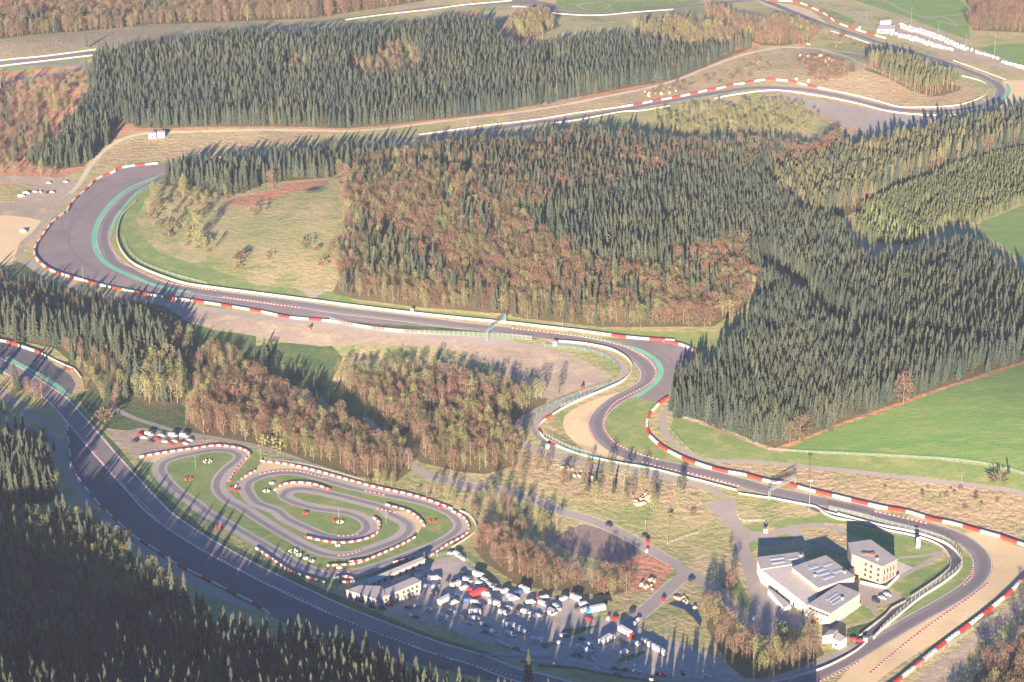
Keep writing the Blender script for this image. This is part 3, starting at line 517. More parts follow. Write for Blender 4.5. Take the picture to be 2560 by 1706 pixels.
# ------------------------------------------------------------------ kerbs
def on(c, dz=0.0): return np.column_stack([c, h(c[:, 0], c[:, 1]) + dz])
def kerb(c, wd=1.1, blk=1.4, hgt=.1):
    c = resample(c, blk); l = on(offset(c, wd / 2)); r = on(offset(c, -wd / 2)); mb = MB()
    for i in range(len(c) - 1):
        b = [l[i], r[i], r[i + 1], l[i + 1]]; t = [(q[0], q[1], q[2] + hgt) for q in b]; b = [(q[0], q[1], q[2] - .2) for q in b]
        mb.prism(b, t, i % 2)
    tag(mb.build('kerb', ['white_paint', 'red_paint']), kind='structure')
for s in ["01: 1005,560 1000,640 1030,720 1090,790 1200,875 1400,980 1650,1050 2000,1100", "11: -300,1160 0,1200 200,1230 400,1258",
          "21: 0,1445 300,1478 600,1515 900,1568 22: 880,0 1090,58", "22: 640,0 850,40 980,90", "22: 1100,70 1230,140 1310,220 1330,290 1290,360 1200,425 1080,485 960,550 890,620 850,690 840,760 870,840 950,930 1050,985 1200,1040 1340,1080",
          "22: 1195,1105 1400,1160 1700,1225 2085,1325", "22: 730,640 697,720 710,800 760,890", "33: 980,0 1200,45 1480,115", "33: 1885,500 1885,580 1850,630 1780,680",
          "33: 2030,650 1850,790 1600,960 1300,1180 1000,1430 940,1480", "33: 850,1370 650,1480 450,1568", "30: 1200,985 1400,1000 1700,995 1900,965",
          "02: 650,780 900,1065 1100,1285 1390,1568 03: 1450,90 1600,200 1850,355 2100,475 2350,612 13: 400,795 800,990 1200,1150 1500,1250", "13: 1650,1310 1800,1360", "13: 1930,1395 2350,1505 23: 110,1540",
          "30: 2060,730 2010,690 1830,625", "13: 750,222 850,222 935,208", "13: 750,405 870,390 970,350", "13: 600,545 740,560 880,550",
          "12: 30,1215 200,1185 400,1190 620,1250", "12: 1000,1370 1180,1408", "12: 1110,1530 1280,1568"]:
    c = line(s, 3)
    kerb(c)

# ------------------------------------------------------------------ barriers
SEGM = {}
def seg_mesh(L, hgt, dep, paint):
    k = (round(L, 1), hgt, dep, paint)
    if k not in SEGM:
        mb = MB(); n = max(2, int(L / 2.2))
        for i in range(n):
            a = -L / 2 + i * L / n + .03; b = a + L / n - .06; d = dep / 2; ch = .12
            mb.prism([(a, -d, -.3), (b, -d, -.3), (b, d, -.3), (a, d, -.3)], [(a, -d, hgt - ch), (b, -d, hgt - ch), (b, d, hgt - ch), (a, d, hgt - ch)])
            mb.prism([(a, -d, hgt - ch), (b, -d, hgt - ch), (b, d, hgt - ch), (a, d, hgt - ch)], [(a, -d + ch, hgt), (b, -d + ch, hgt), (b, d - ch, hgt), (a, d - ch, hgt)])
        SEGM[k] = mb.mesh('barrier_segment', paint)
    return SEGM[k]
def barrier(s, label, Lw=11.0, Lr=9.0, hgt=1.5, dep=1.5, group=None, start=0, name='tyre_barrier', gap=0.1):
    c = line(s, 1.5); d = np.linalg.norm(np.diff(c, axis=0), axis=1); S = np.concatenate([[0], np.cumsum(d)])
    root = empty(name, tuple(on(c[:1])[0]), 0, label, 'barrier', group); s0 = 0; k = start
    while s0 < S[-1] - 1:
        L = (Lw, Lr)[k % 2]; e = min(s0 + L, S[-1]); sub = max(1, int(round((e - s0) / 3.4)))
        for j in range(sub if L > 5 else 1):
            n_ = sub if L > 5 else 1; a = s0 + (e - s0) * j / n_; b = s0 + (e - s0) * (j + 1) / n_
            pa = np.array([np.interp(a, S, c[:, q]) for q in (0, 1)]); pb = np.array([np.interp(b, S, c[:, q]) for q in (0, 1)])
            m = (pa + pb) / 2; dd = pb - pa; LL = max(.6, round(float(np.linalg.norm(dd)) * 2) / 2)
            o = link('barrier_segment', seg_mesh(LL, hgt, dep, ('white_paint', 'red_paint')[k % 2]), root,
                     (m[0] - root.location.x, m[1] - root.location.y, float(h(m[0], m[1])) - root.location.z), math.atan2(dd[1], dd[0]))
            o.scale.x = (float(np.linalg.norm(dd)) - gap * (L <= 5)) / LL
        s0 = e; k += 1
    return root
barrier("00: 1450,1505 1200,1530 1050,1560 01: 1060,10 930,60 850,120 790,180 720,240 650,310 615,380", "red and white tyre barrier along the top of the big left loop")
barrier("01: 580,400 520,445 480,480 420,560 370,630 325,700 318,780 370,850 450,910 550,950 690,990", "red and white tyre barrier round the outermost point of the left loop", Lw=9, Lr=6)
barrier("01: 690,990 950,1060 1200,1110 1500,1165 1850,1210 2350,1290 11: 300,1350 680,1385 1100,1450 1500,1490", "long red and white barrier below the left loop runoff, partly in tree shade", Lw=14, Lr=10, hgt=1.3)
barrier("21: 710,1488 1025,1530 1230,1550 1500,1568 22: 1380,5 1500,20 1630,65 1700,115", "red and white barrier at the wood edge above the S bend runoff", Lw=16, Lr=11)
barrier("22: 1430,520 1370,560 1310,620 1260,680 1238,750 1245,830 1260,870 1370,970 1530,1060 1710,1130 1910,1190 2130,1230 2350,1290 32: 160,1310 375,1370 610,1425 815,1475 1050,1530 1270,1568 33: 1510,80 1690,115 1900,175 2150,245 2350,315 2700,420", "very long red and white barrier from the S bend to the right gravel trap", Lw=12, Lr=11, start=1)
barrier("33: 2500,520 2350,620 2250,720 2080,870 1900,1010 1680,1170 1450,1350 1290,1480 1180,1570 1000,1700", "red and white barrier on the outer side of the lower right gravel trap", Lw=12, Lr=10)
barrier("20: 1010,985 1165,960 1290,935 1430,910 1570,885 1680,860 1780,835 1905,815 2020,785 2130,770 2230,750 2350,735 30: 130,742 250,758 340,785 420,800 520,820", "red and white barrier along the upper bend of the far circuit", Lw=12, Lr=11)
barrier("30: -300,-40 70,10 240,20 350,50 410,80 480,110 550,150 610,200 700,240 790,270 870,295 1080,355", "red and white barrier round the far gravel trap at the top of the view", Lw=15, Lr=12)
barrier("22: 370,680 300,720 250,780 245,820 270,860 350,935 560,1020", "low red and white barrier round the nose of the tan gravel trap", Lw=14, Lr=7, start=1, hgt=1.2, dep=.8)
barrier("02: -200,-70 0,0 75,8 250,70 380,112", "red and white barrier at the upper left edge beside the dark runoff", Lw=16, Lr=12, start=1)
barrier("02: 620,770 622,850 635,950 645,1050 650,1130 700,1230 800,1370 900,1490 980,1568 03: 1080,100 1250,250 1420,350 1530,435 1660,510 1800,580 2000,680 2350,860 13: 130,950", "red and white barrier on the wooded side of the shaded straight", Lw=12, Lr=8, hgt=1.0, dep=1.0)
KG = 'red and white block barriers of the kart track'
for s, lb in [("02: 1280,1065 1400,1040 1500,1025 1650,1000 1750,990 1850,975 1950,960 2050,960 2130,970 2210,985 2270,1010 2300,1040 2220,1110 2170,1180 2110,1280", "kart track block barrier curving over the top left hairpin"),
              ("02: 2160,1340 2200,1280 2270,1230 2340,1190", "short kart block barrier between the two left hairpins"),
              ("12: 40,1100 150,1112 300,1132 450,1165 600,1203 750,1245 900,1288 1050,1328 1200,1362 1350,1393 1500,1432 1620,1472 1720,1510 1800,1540", "longest kart block barrier, straight beside the wood"),
              ("13: 1800,0 1900,50 1950,120 1960,170 1900,230 1750,310 1650,380 1580,420", "kart block barrier round the far right corner"),
              ("12: 170,1370 230,1320 330,1300 450,1300 560,1320 660,1360", "small arched kart block barrier round the inner hairpin"),
              ("12: 1190,1500 1300,1530 1400,1560 13: 1480,50 1530,100 1545,140", "kart block barrier outside the middle right hairpin"),
              ("13: 1080,60 1140,110 1130,180 1050,240 900,280 750,290 600,270 450,235", "curled kart block barrier outside the innermost right hairpin"),
              ("13: 1460,240 1350,300 1200,370 1080,420 1000,455 850,490 650,500", "kart block barrier between the two lower lanes"),
              ("13: 0,340 150,440 300,540 450,600 650,660", "shaded kart block barrier beside the main straight"),
              ("13: 1260,475 1350,450 1430,435", "short kart block barrier in front of the pit building"),
              ("13: 720,620 800,598 880,612 910,640 840,655 760,645", "kart block barriers grouped at the bottom left corner"),
              ("13: 850,470 920,460 1020,450", "short doubled kart block barrier on the lower hairpin exit")]:
    barrier(s, lb, 3.0, 1.9, .95, 1.1, KG, name='block_barrier', gap=.25)

def wall(s, label, m='concrete', hgt=1.1, dep=.45, rail=True, step=4.0):
    c = line(s, step); root = empty('barrier_wall', tuple(on(c[:1])[0]), 0, label, 'wall'); o = np.array(root.location)
    l = on(offset(c, dep / 2)) - o; r = on(offset(c, -dep / 2)) - o; mb = MB()
    for i in range(len(c) - 1):
        hh = hgt + (0.02 if i % 2 else 0)
        mb.prism([tuple(q + (0, 0, -.3)) for q in (l[i], r[i], r[i + 1], l[i + 1])], [tuple(q + (0, 0, hh)) for q in (l[i], r[i], r[i + 1], l[i + 1])])
    mb.build('wall_run', m, root)
    return root
W = wall("01: 1250,290 1120,420 1075,560 1080,650 1130,760 1230,860 1450,960 1700,1040 2000,1085 2350,1130 11: 500,1195 1000,1260 1500,1320 2000,1372 2350,1405 21: 300,1440 700,1485", "long white concrete wall on the inner side of the left loop and straight", hgt=1.5, dep=.8)
wall("22: 430,5 620,20 800,50 920,80 1000,120 1070,170 1103,225 1100,275 1050,340 1000,380 900,425 700,510 500,600 370,680", "white concrete wall curving round the inside of the S bend", hgt=1.4, dep=.7)
wall("22: 300,890 560,1020 900,1105 1250,1165 1600,1250 2060,1370", "pale concrete wall under the lower end of the S bend", 'concrete', 1.1)
wall("22: 2080,1400 2350,1440 32: 0,1435 200,1475 450,1525 33: 500,0 640,35 750,68", "pale concrete wall beside the gantry straight", 'concrete', 1.0)
wall("33: 640,30 740,60 1000,130 1300,190 1500,250 1650,310 1750,400 1783,480 1740,560 1600,670 1400,800 1200,960 1000,1130 970,1170", "bright white wall on the track side of the campus bend", hgt=1.5, dep=.8)
wall("33: 480,0 600,60 850,110 1100,180 1300,220 1500,280 1620,350 1680,450 1670,520 1560,620 1400,730 1310,790", "grey wall on the campus side of the service lane", 'grey_concrete', 1.2)
wall("33: 1260,830 1130,900 1080,960 900,1100 840,1150", "short grey wall bending round the campus court", 'grey_concrete', 1.2)
wall("33: 890,1215 800,1290 600,1400 400,1480 100,1560 -300,1640 23: 1900,1620 1500,1580 1000,1510 500,1420 120,1380", "long pale wall between the dark lane and the bottom straight", 'concrete', 1.1)
wall("23: -300,1320 0,1330 380,1335", "low pale wall at the car park's lower edge", 'concrete', 1.0)
wall("20: 1450,975 1180,1020 1000,1030 600,1105 400,1130", "thin white wall below the far straight", hgt=.9)
wall("20: 1010,985 600,1040 300,1090 0,1130 10: 2350,1130 2150,1150 1900,1185 1500,1240", "thin white wall above the far straight", hgt=.9)
wall("20: 1860,910 2000,880 2350,835 30: 200,845 500,890 750,940 900,975 1100,1025 1300,1050 1600,1065 1830,1048", "long white wall outside the far sweeping bend", hgt=1.1)
wall("30: 520,820 800,880 1000,930 1200,985 1400,990 1700,975 1880,930 2000,870 2020,800 1960,750 1780,700", "pale wall inside the far hairpin", hgt=1.0)
wall("30: 1700,560 1900,630 2180,735", "short pale wall outside the far hairpin entry", hgt=.9)
wall("30: 580,290 700,325 930,400", "short pale wall beside the far entry straight", hgt=.9)
wall("00: -600,650 0,560 400,520 880,458", "white wall above the left end of the top track", hgt=1.0, dep=.8)
wall("00: -600,700 0,612 400,565 850,512", "white wall below the left end of the top track", hgt=1.0, dep=.8)
wall("10: 820,185 1200,135 1600,90 1900,50 2350,10", "thin white wall along the top straight behind the spruces", hgt=.9)
wall("20: 0,65 100,65 250,85 370,122 500,135 700,145 900,138 1100,118 1480,90", "thin white wall under the curved top track", hgt=.9)
wall("00: 2350,1415 2100,1440 1860,1467 1640,1492", "thin white wall half hidden behind the hill trees", hgt=.9)
wall("02: 380,112 500,175 620,230 690,262 740,330", "thin pale wall beside the upper shaded runoff", hgt=.9)
wall("13: 1870,0 1960,40 2020,120 2025,170 1950,240 1800,335", "smooth white wall outside the kart track's right end", hgt=1.1)

def fence(s, label, sp=3.4, hp=3.2, m='mesh_wire', z0=0.0, pm='metal', cat='fence'):
    c = line(s, sp); a = on(c, z0); root = empty('fence', tuple(a[0]), 0, label, cat); o = a[0]
    mb = MB(); mb.box((0, 0, hp / 2), (.16, .16, hp)); pme = mb.mesh('fence_post', pm)
    for q in a: link('fence_post', pme, root, tuple(q - o))
    pn = MB()
    for i in range(len(a) - 1):
        p, q = a[i] - o, a[i + 1] - o; pn.face([p, q, q + (0, 0, hp), p + (0, 0, hp)])
    pn.build('netting', m, root)
fence("11: 680,1385 1000,1455 1400,1495 2000,1520 2350,1540 21: 180,1556", "tall catch fence above the straight's lower wall")
fence("22: 740,500 600,560 450,615", "short catch fence on the wall beside the S bend", 3.2)
fence("22: 300,50 620,78 860,142 960,222 988,290 900,388 700,455 350,592 205,700 168,762 200,870 270,950 600,1040 900,1115 1300,1190 1650,1280", "green mesh fence looping round the outside of the S bend", 7, 2.2, 'mesh_green', pm='teal_metal')
fence("22: 290,870 380,920 560,1005 760,1060", "dark catch fence at the gravel trap nose", 3.0, 3.0)
fence("33: 560,-10 850,60 1100,130 1300,180 1500,230 1650,290 1740,370 1775,450", "catch fence along the campus bend", 4.0, 3.4)
fence("33: 1770,500 1700,580 1550,680 1400,785 1250,900 1100,1040 1030,1110", "straight catch fence beside the lane into the campus", 4.0, 3.4)
fence("32: 0,995 400,1022 1000,1050 1700,1092 2100,1150 2350,1220", "wire fence along the lower edge of the green field", 8, 1.5)
fence("22: 1500,690 1700,740 1900,800 2200,930 2330,985", "wire fence at the foot of the spruce wood", 8, 1.8)
fence("33: 2100,960 1900,1080 1700,1220 1500,1350 1300,1490", "catch fence behind the lower right barrier", 5, 2.6)
fence("01: 1140,640 1200,760 1330,860 1600,960 1900,1040", "dark fence on the bank inside the left loop", 7, 1.6)
fence("22: 1440,800 1500,870 1600,980 1650,1025", "short dark fence above the service path", 7, 1.5)
fence("23: 1430,300 1550,250 1700,205", "low fence crossing the meadow below the birches", 7, 1.4)
fence("23: 2070,10 2105,90 2320,90 2345,150", "white rail fence at the campus gate", 4, 1.2, pm='white_paint')
fence("30: 500,470 700,520 900,610 1200,740 1370,850", "thin hillside fence beside the far wood", 9, 1.4)
fence("13: 1560,430 1700,410 1850,400 2000,500 2200,700", "green fence behind the car park", 7, 1.8, 'mesh_green')
fence("12: 80,1090 400,1130 700,1200 1000,1290", "thin fence along the path behind the kart barrier", 8, 1.5)

# ------------------------------------------------------------------ buildings
def quadz(s, z):
    q = at(P(s), z); zz = float(q[:, 2].mean()); return q[:, :2], zz
def building(name, label, roof, z, wm, rm, windows=(), skylights=(), cat='building', oh=.25, slope=None, seams=None):
    xy, zt = quadz(roof, z); 
    A = 0.5 * np.sum(xy[:, 0] * np.roll(xy[:, 1], -1) - np.roll(xy[:, 0], -1) * xy[:, 1])
    if A < 0: xy = xy[::-1]
    c = xy.mean(0); zb = zt - z; root = empty(name, (c[0], c[1], zb), 0, label, cat); q = xy - c; n = len(q)
    zs = np.full(n, z) if slope is None else z + np.array(slope if A > 0 else slope[::-1])
    for i in range(n):
        j = (i + 1) % n; mb = MB(); a, b = q[i], q[j]; e = b - a; L = np.linalg.norm(e); t = e / L; nn = np.array([t[1], -t[0]])
        th = .3; a2, b2 = a - nn * th + t * th, b - nn * th - t * th
        mb.prism([(a[0], a[1], -1.5), (b[0], b[1], -1.5), (b2[0], b2[1], -1.5), (a2[0], a2[1], -1.5)],
                 [(a[0], a[1], zs[i]), (b[0], b[1], zs[j]), (b2[0], b2[1], zs[j]), (a2[0], a2[1], zs[i])])
        wl = mb.build('wall', wm, root)
        if seams:
            k = int(L / seams); sb = MB()
            for w_ in range(1, k):
                p = a + e * w_ / k + nn * .03; zz_ = zs[i] + (zs[j] - zs[i]) * w_ / k; sb.box((p[0], p[1], zz_ / 2), (.12, .1, zz_ - .2), math.atan2(t[1], t[0]))
            if k > 1: tag(sb.build('panel_seam', wm, wl), kind='stuff')
        for (wi, u, zc, ww, wh) in windows:
            if wi != (i if A > 0 else (n - 2 - i) % n): continue
            if A < 0: u = 1 - u
            p = a + e * u; fr = MB(); rz = math.atan2(t[1], t[0]); pf = p + nn * .03
            fr.box((pf[0], pf[1], zc), (ww + .3, .12, wh + .3), rz); fo = fr.build('window', 'dark_metal', root)
            g = MB(); pg = p + nn * .08; g.box((pg[0], pg[1], zc), (ww, .08, wh), rz); g.build('pane', 'glass', fo)
    mb = MB(); k = 1 + oh / 8
    mb.prism([(a[0] * k, a[1] * k, zs[i]) for i, a in enumerate(q)], [(a[0] * k, a[1] * k, zs[i] + .35) for i, a in enumerate(q)], 0, True)
    rf = mb.build('roof', rm, root)
    o = q[0]; ux = q[1] - q[0]; uy = q[-1] - q[0]
    for (u0, v0, u1, v1) in skylights:
        f = lambda u, v: q[0] * (1 - u) * (1 - v) + q[1] * u * (1 - v) + q[2] * u * v + q[3 % n] * (1 - u) * v
        fz = lambda u, v: zs[0] * (1 - u) * (1 - v) + zs[1] * u * (1 - v) + zs[2] * u * v + zs[3 % n] * (1 - u) * v
        P4 = [(u0, v0), (u1, v0), (u1, v1), (u0, v1)]; mb = MB()
        mb.prism([(*f(*w_), fz(*w_) + .34) for w_ in P4], [(*f(*w_), fz(*w_) + .6) for w_ in P4], 0); mb.build('skylight', 'skylight', rf)
    return root, q, zs
win_t = [(0, u, zc, 1.1, 1.2) for zc in (2.6, 5.8, 8.8) for u in (.25, .5, .8)]
b_w = building('office_building', "tall grey cubic office building beside the campus bend", "33: 770,402 1045,507 1187,432 945,262 737,300", 12.0, 'wall_grey', 'roof_grey',
         windows=[(0, u, zc, 1.2, 1.3) for zc in (3.0, 6.2, 9.6) for u in (.48, .66, .9)] + [(1, u, zc, .5, 2.6) for zc in (3.5, 8) for u in (.2, .4, .6, .8)] + [(4, .5, 6, 1.2, 5)])
building('hall_building', "front hall with grey roof, the lowest of the campus halls", "33: 370,860 575,937 846,752 650,675", 8.5, 'wall_cream', 'roof_grey',
         windows=[(0, u, 6.6, 1.6, .9) for u in (.1, .25, .4, .55, .7, .85)] + [(0, u, 2.4, .8, .8) for u in (.45, .6)],
         skylights=[(.3, .35, .38, .7), (.48, .35, .56, .7), (.66, .3, .74, .65)], seams=2.5)
building('hall_building', "middle hall with wide grey roof and skylight rows", "33: 220,525 465,702 795,590 530,410", 9.5, 'wall_cream', 'roof_grey',
         windows=[(0, .3, 6.0, 1.0, 1.0)], skylights=[(.2, .3, .3, .55), (.38, .3, .46, .6), (.55, .3, .63, .6), (.72, .3, .8, .6), (.3, .65, .36, .9), (.62, .68, .7, .92)], seams=2.5)
building('hall_building', "rear hall with narrow grey roof nearest the campus gate", "23: 2290,537 33: 350,462 312,368 23: 2250,435", 8.0, 'wall_white', 'roof_grey',
         skylights=[(.25, .25, .55, .4), (.25, .6, .55, .75), (.65, .4, .85, .55)], seams=2.5)
building('long_block', "long white clad block linking the three campus halls", "23: 2292,552 33: 370,862 470,722 225,515", 7.0, 'wall_white', 'roof_light', seams=1.6,
         windows=[(0, u, 1.6, 1.2, 1.8) for u in (.35, .7, .9)])
building('annex_building', "low annex with pale walls below the long white block", "23: 2350,715 33: 150,882 205,852 40,730", 3.2, 'wall_white', 'roof_grey')
building('link_building', "small red entrance block between hall and office", "33: 740,560 790,575 800,535 760,520", 4.0, 'red_paint', 'roof_grey', windows=[(0, .5, 2, 1, 1.4)])
building('small_house', "small house with pale gable roof at the lane junction", "33: 500,1150 600,1150 640,1110 560,1095", 4.0, 'wall_cream', 'roof_light', slope=[0, 1.2, 1.2, 0])
building('small_house', "small white house beside the dark lane junction", "33: 595,1175 660,1200 722,1165 640,1115", 4.5, 'wall_white', 'roof_light', windows=[(0, .5, 2, 1, 1.2)])
building('clubhouse_building', "L shaped clubhouse wing facing the shaded car park", "13: 1110,805 1515,660 1440,620 1040,765", 6.5, 'wall_cream', 'roof_grey',
         windows=[(0, u, zc, 1.1, 1.2) for zc in (1.8, 4.6) for u in (.1, .2, .3, .45, .6, .7, .8, .9)])
building('clubhouse_building', "squat left wing of the kart clubhouse with flat grey roof", "13: 830,715 1100,808 1180,775 1160,700 960,680", 6.0, 'wall_cream', 'roof_grey',
         windows=[(0, u, 2.2, 1.3, 1.4) for u in (.2, .3, .45, .55, .85)])
building('pit_building', "long narrow pit garage row beside the kart track", "13: 1040,650 1550,465 1520,440 1025,610", 3.2, 'wall_cream', 'roof_light',
         windows=[(0, u, 1.5, 1.6, 2.0) for u in (.08, .17, .28, .4, .55, .66, .78, .9)])
building('service_building', "flat roofed timing hut above the far car park", "30: 1000,270 1160,280 1165,235 1010,235", 4, 'wall_cream', 'roof_light', windows=[(0, .3, 2, 2, 1), (0, .7, 2, 2, 1)])
building('service_building', "bright long white hut at the top of the far car park", "30: 1030,200 1130,195 1130,180 1030,185", 4, 'wall_white', 'roof_light')
for nm, lb, s in [('cabin', "left one of two white cabins beside the hillside path", "00: 1365,1230 1430,1230 1430,1208 1365,1208"), ('cabin', "right one of two white cabins beside the hillside path", "00: 1442,1222 1512,1222 1512,1200 1442,1200")]:
    building(nm, lb, s, 4.5, 'wall_white', 'roof_light', cat='cabin', windows=[(0, .5, 1.6, 1.5, 1.2)])
building('cabin', "small grey cabin at the end of the S bend wall", "22: 375,10 415,12 418,-10 380,-12", 2.6, 'grey_concrete', 'roof_grey', cat='cabin')
# plinth walls round the office
wall("33: 850,660 1045,705 1075,720 1200,600", "bright white terrace wall round the foot of the office building", 'wall_white', 1.6, .6)
wall("33: 610,1015 700,960 848,862", "bright white plinth wall along the front hall", 'wall_white', 1.2, .6)
# rooftop oddments
for s_, lb in [("33: 300,420", "rear hall"), ("33: 430,600", "middle hall"), ("33: 700,570", "middle hall"), ("33: 680,810", "front hall"), ("33: 1000,450", "office")]:
    q = at(P(s_), dict(rear=8.2, middle=9.7, front=8.7, office=12.2)[lb.split()[0]])[0]; e = empty('roof_vent', tuple(q), .4, f"pale metal vent box on the {lb} roof at image {['left','middle','right'][int(min(2, max(0, (P(s_)[0][0] - 1930) / 90)))]}".replace(' at image left', ', left one').replace(' at image middle', ', middle one').replace(' at image right', ', right one'), 'vent')
    mb = MB(); mb.box((0, 0, .6), (1.2, 1.2, 1.0)); mb.build('housing', 'metal', e); mb = MB(); mb.box((0, 0, 1.2), (1.5, 1.5, .15)); mb.build('cap', 'wall_white', e)
def at1(s, dz=0.0):
    q = at(P(s), dz)[0]; return q
q = at1("33: 920,400", 12.4); e = empty('roof_sculpture', (q[0], q[1], q[2]), 0, "rusty red open frame plant on the office roof", 'roof plant')
mb = MB()
for k in range(7):
    mb.box((-3 + k, math.sin(k) * .6, .5), (.25, 2.6, 1.0), .4)
mb.box((0, 0, 1.0), (7, .25, .2), .2); mb.build('frame', 'red_bark', e)
# advertising pylon
q = at1("33: 1375,342"); e = empty('advertising_pylon', tuple(q), R(4), "tall white pylon standing on the grass beside the campus bend", 'pylon')
mb = MB(); mb.box((0, 0, 3.9), (2.3, .7, 6.4)); mb.build('board', 'wall_white', e); mb = MB(); mb.box((-.8, 0, .35), (.3, .4, .7)); mb.build('leg', 'grey_concrete', e)
mb = MB(); mb.box((.8, 0, .35), (.3, .4, .7)); mb.build('leg', 'grey_concrete', e)
mb = MB()
for k in range(5): mb.box((0, -.37, 5.9 - k * .9), (1.2, .04, .35))
tag(mb.build('emblem', 'grey_concrete', e), kind='stuff')

# gantries
def gantry(a, b, hz, m, label):
    pa, pb = at1(a), at1(b); d = pb - pa; L = float(np.linalg.norm(d[:2])); rz = math.atan2(d[1], d[0]); e = empty('gantry', tuple(pa), rz, label, 'gantry')
    dz = float(pb[2] - pa[2])
    for x, z in ((0, 0), (L, dz)):
        for y in (-.6, .6):
            mb = MB(); mb.box((x, y, z + hz / 2), (.3, .3, hz)); mb.build('leg', m, e)
    mb = MB()
    for y in (-.6, .6):
        for z in (hz, hz + 1.3): mb.bar((-.5, y, z), (L + .5, y, z + dz), .14)
    k = int(L / 1.6)
    for i in range(k):
        x0, x1 = L * i / k, L * (i + 1) / k
        for y in (-.6, .6): mb.bar((x0, y, hz), (x1, y, hz + 1.3), .09); mb.bar((x1, y, hz), (x1, y, hz + 1.3), .09)
        mb.bar((x0, -.6, hz + 1.3), (x1, .6, hz + 1.3), .08)
    mb.build('truss', m, e)
gantry("11: 2120,1560", "11: 2285,1395", 6.5, 'teal_metal', "teal lattice gantry over the long middle straight")
gantry("32: 10,1460", "32: 245,1320", 6.0, 'metal', "grey lattice gantry over the straight above the campus")
# masts and lamp posts
def mast(s, hh, label, lamps=2, group='tall light masts', sc_=1.0):
    q = at1(s); e = empty('light_mast', tuple(q), 0, label, 'mast', group)
    mb = MB(); r_ = .2 if lamps > 1 else .11; mb.bar((0, 0, -.3), (0, 0, hh), r_, r_ * .6, 6); mb.build('pole', 'metal', e)
    for k in range(lamps):
        x = (k - (lamps - 1) / 2) * 1.6; mb = MB(); mb.box((x, -.2, hh + .2), (.9, .6, .8) if lamps > 1 else (.5, .4, .3)); mb.build('lamp', 'white_paint' if lamps > 1 else 'metal', e)
    if lamps > 1:
        mb = MB(); mb.box((0, 0, hh), (2.6, .15, .15)); mb.build('crossarm', 'metal', e)
mast("32: 375,1560", 20, "twin lamp mast standing above the grey gantry")
for s, hh, lb in [("12: 1245,1335", 8, "pale post behind the middle of the longest kart barrier"), ("12: 2010,1545", 8, "pale post behind the kart track's right end"),
                  ("12: 45,1100", 8, "pale post at the start of the longest kart barrier"), ("02: 1795,1165", 8, "thin post on the kart infield near the left hairpin"),
                  ("13: 762,95", 8, "post beside the innermost kart hairpin"), ("13: 1195,120", 9, "post on the grass between the right kart hairpins"),
                  ("13: 1545,500", 8, "post at the far end of the pit garage row"), ("30: 1310,240", 20, "tall pole above the far car park, leftmost one"),
                  ("30: 1562,330", 14, "second pole behind the far caravans"), ("30: 1816,430", 12, "third pole behind the far caravans"), ("30: 2076,520", 22, "tall pole between far caravans and green field"),
                  ("20: 2045,560", 8, "thin white pole beside the upper hillside path"), ("01: 768,1075", 16, "tall mast beside the loop barrier in tree shade"), ("10: 1945,1205", 12, "lattice pole beside the far straight"),
                  ("23: 1223,200", 8, "slim white pole beside the road bend"), ("23: 1425,300", 6, "short white pole beside the meadow fence"), ("32: 1770,1300", 5, "small post beside the service path"),
                  ("21: 463,1445", 6, "small post on the verge under the wood"), ("11: 2285,1395", 6, "small twin post at the gantry foot"), ("30: 905,190", 10, "thin pole above the far gravel trap")]:
    mast(s, hh, lb, 1)

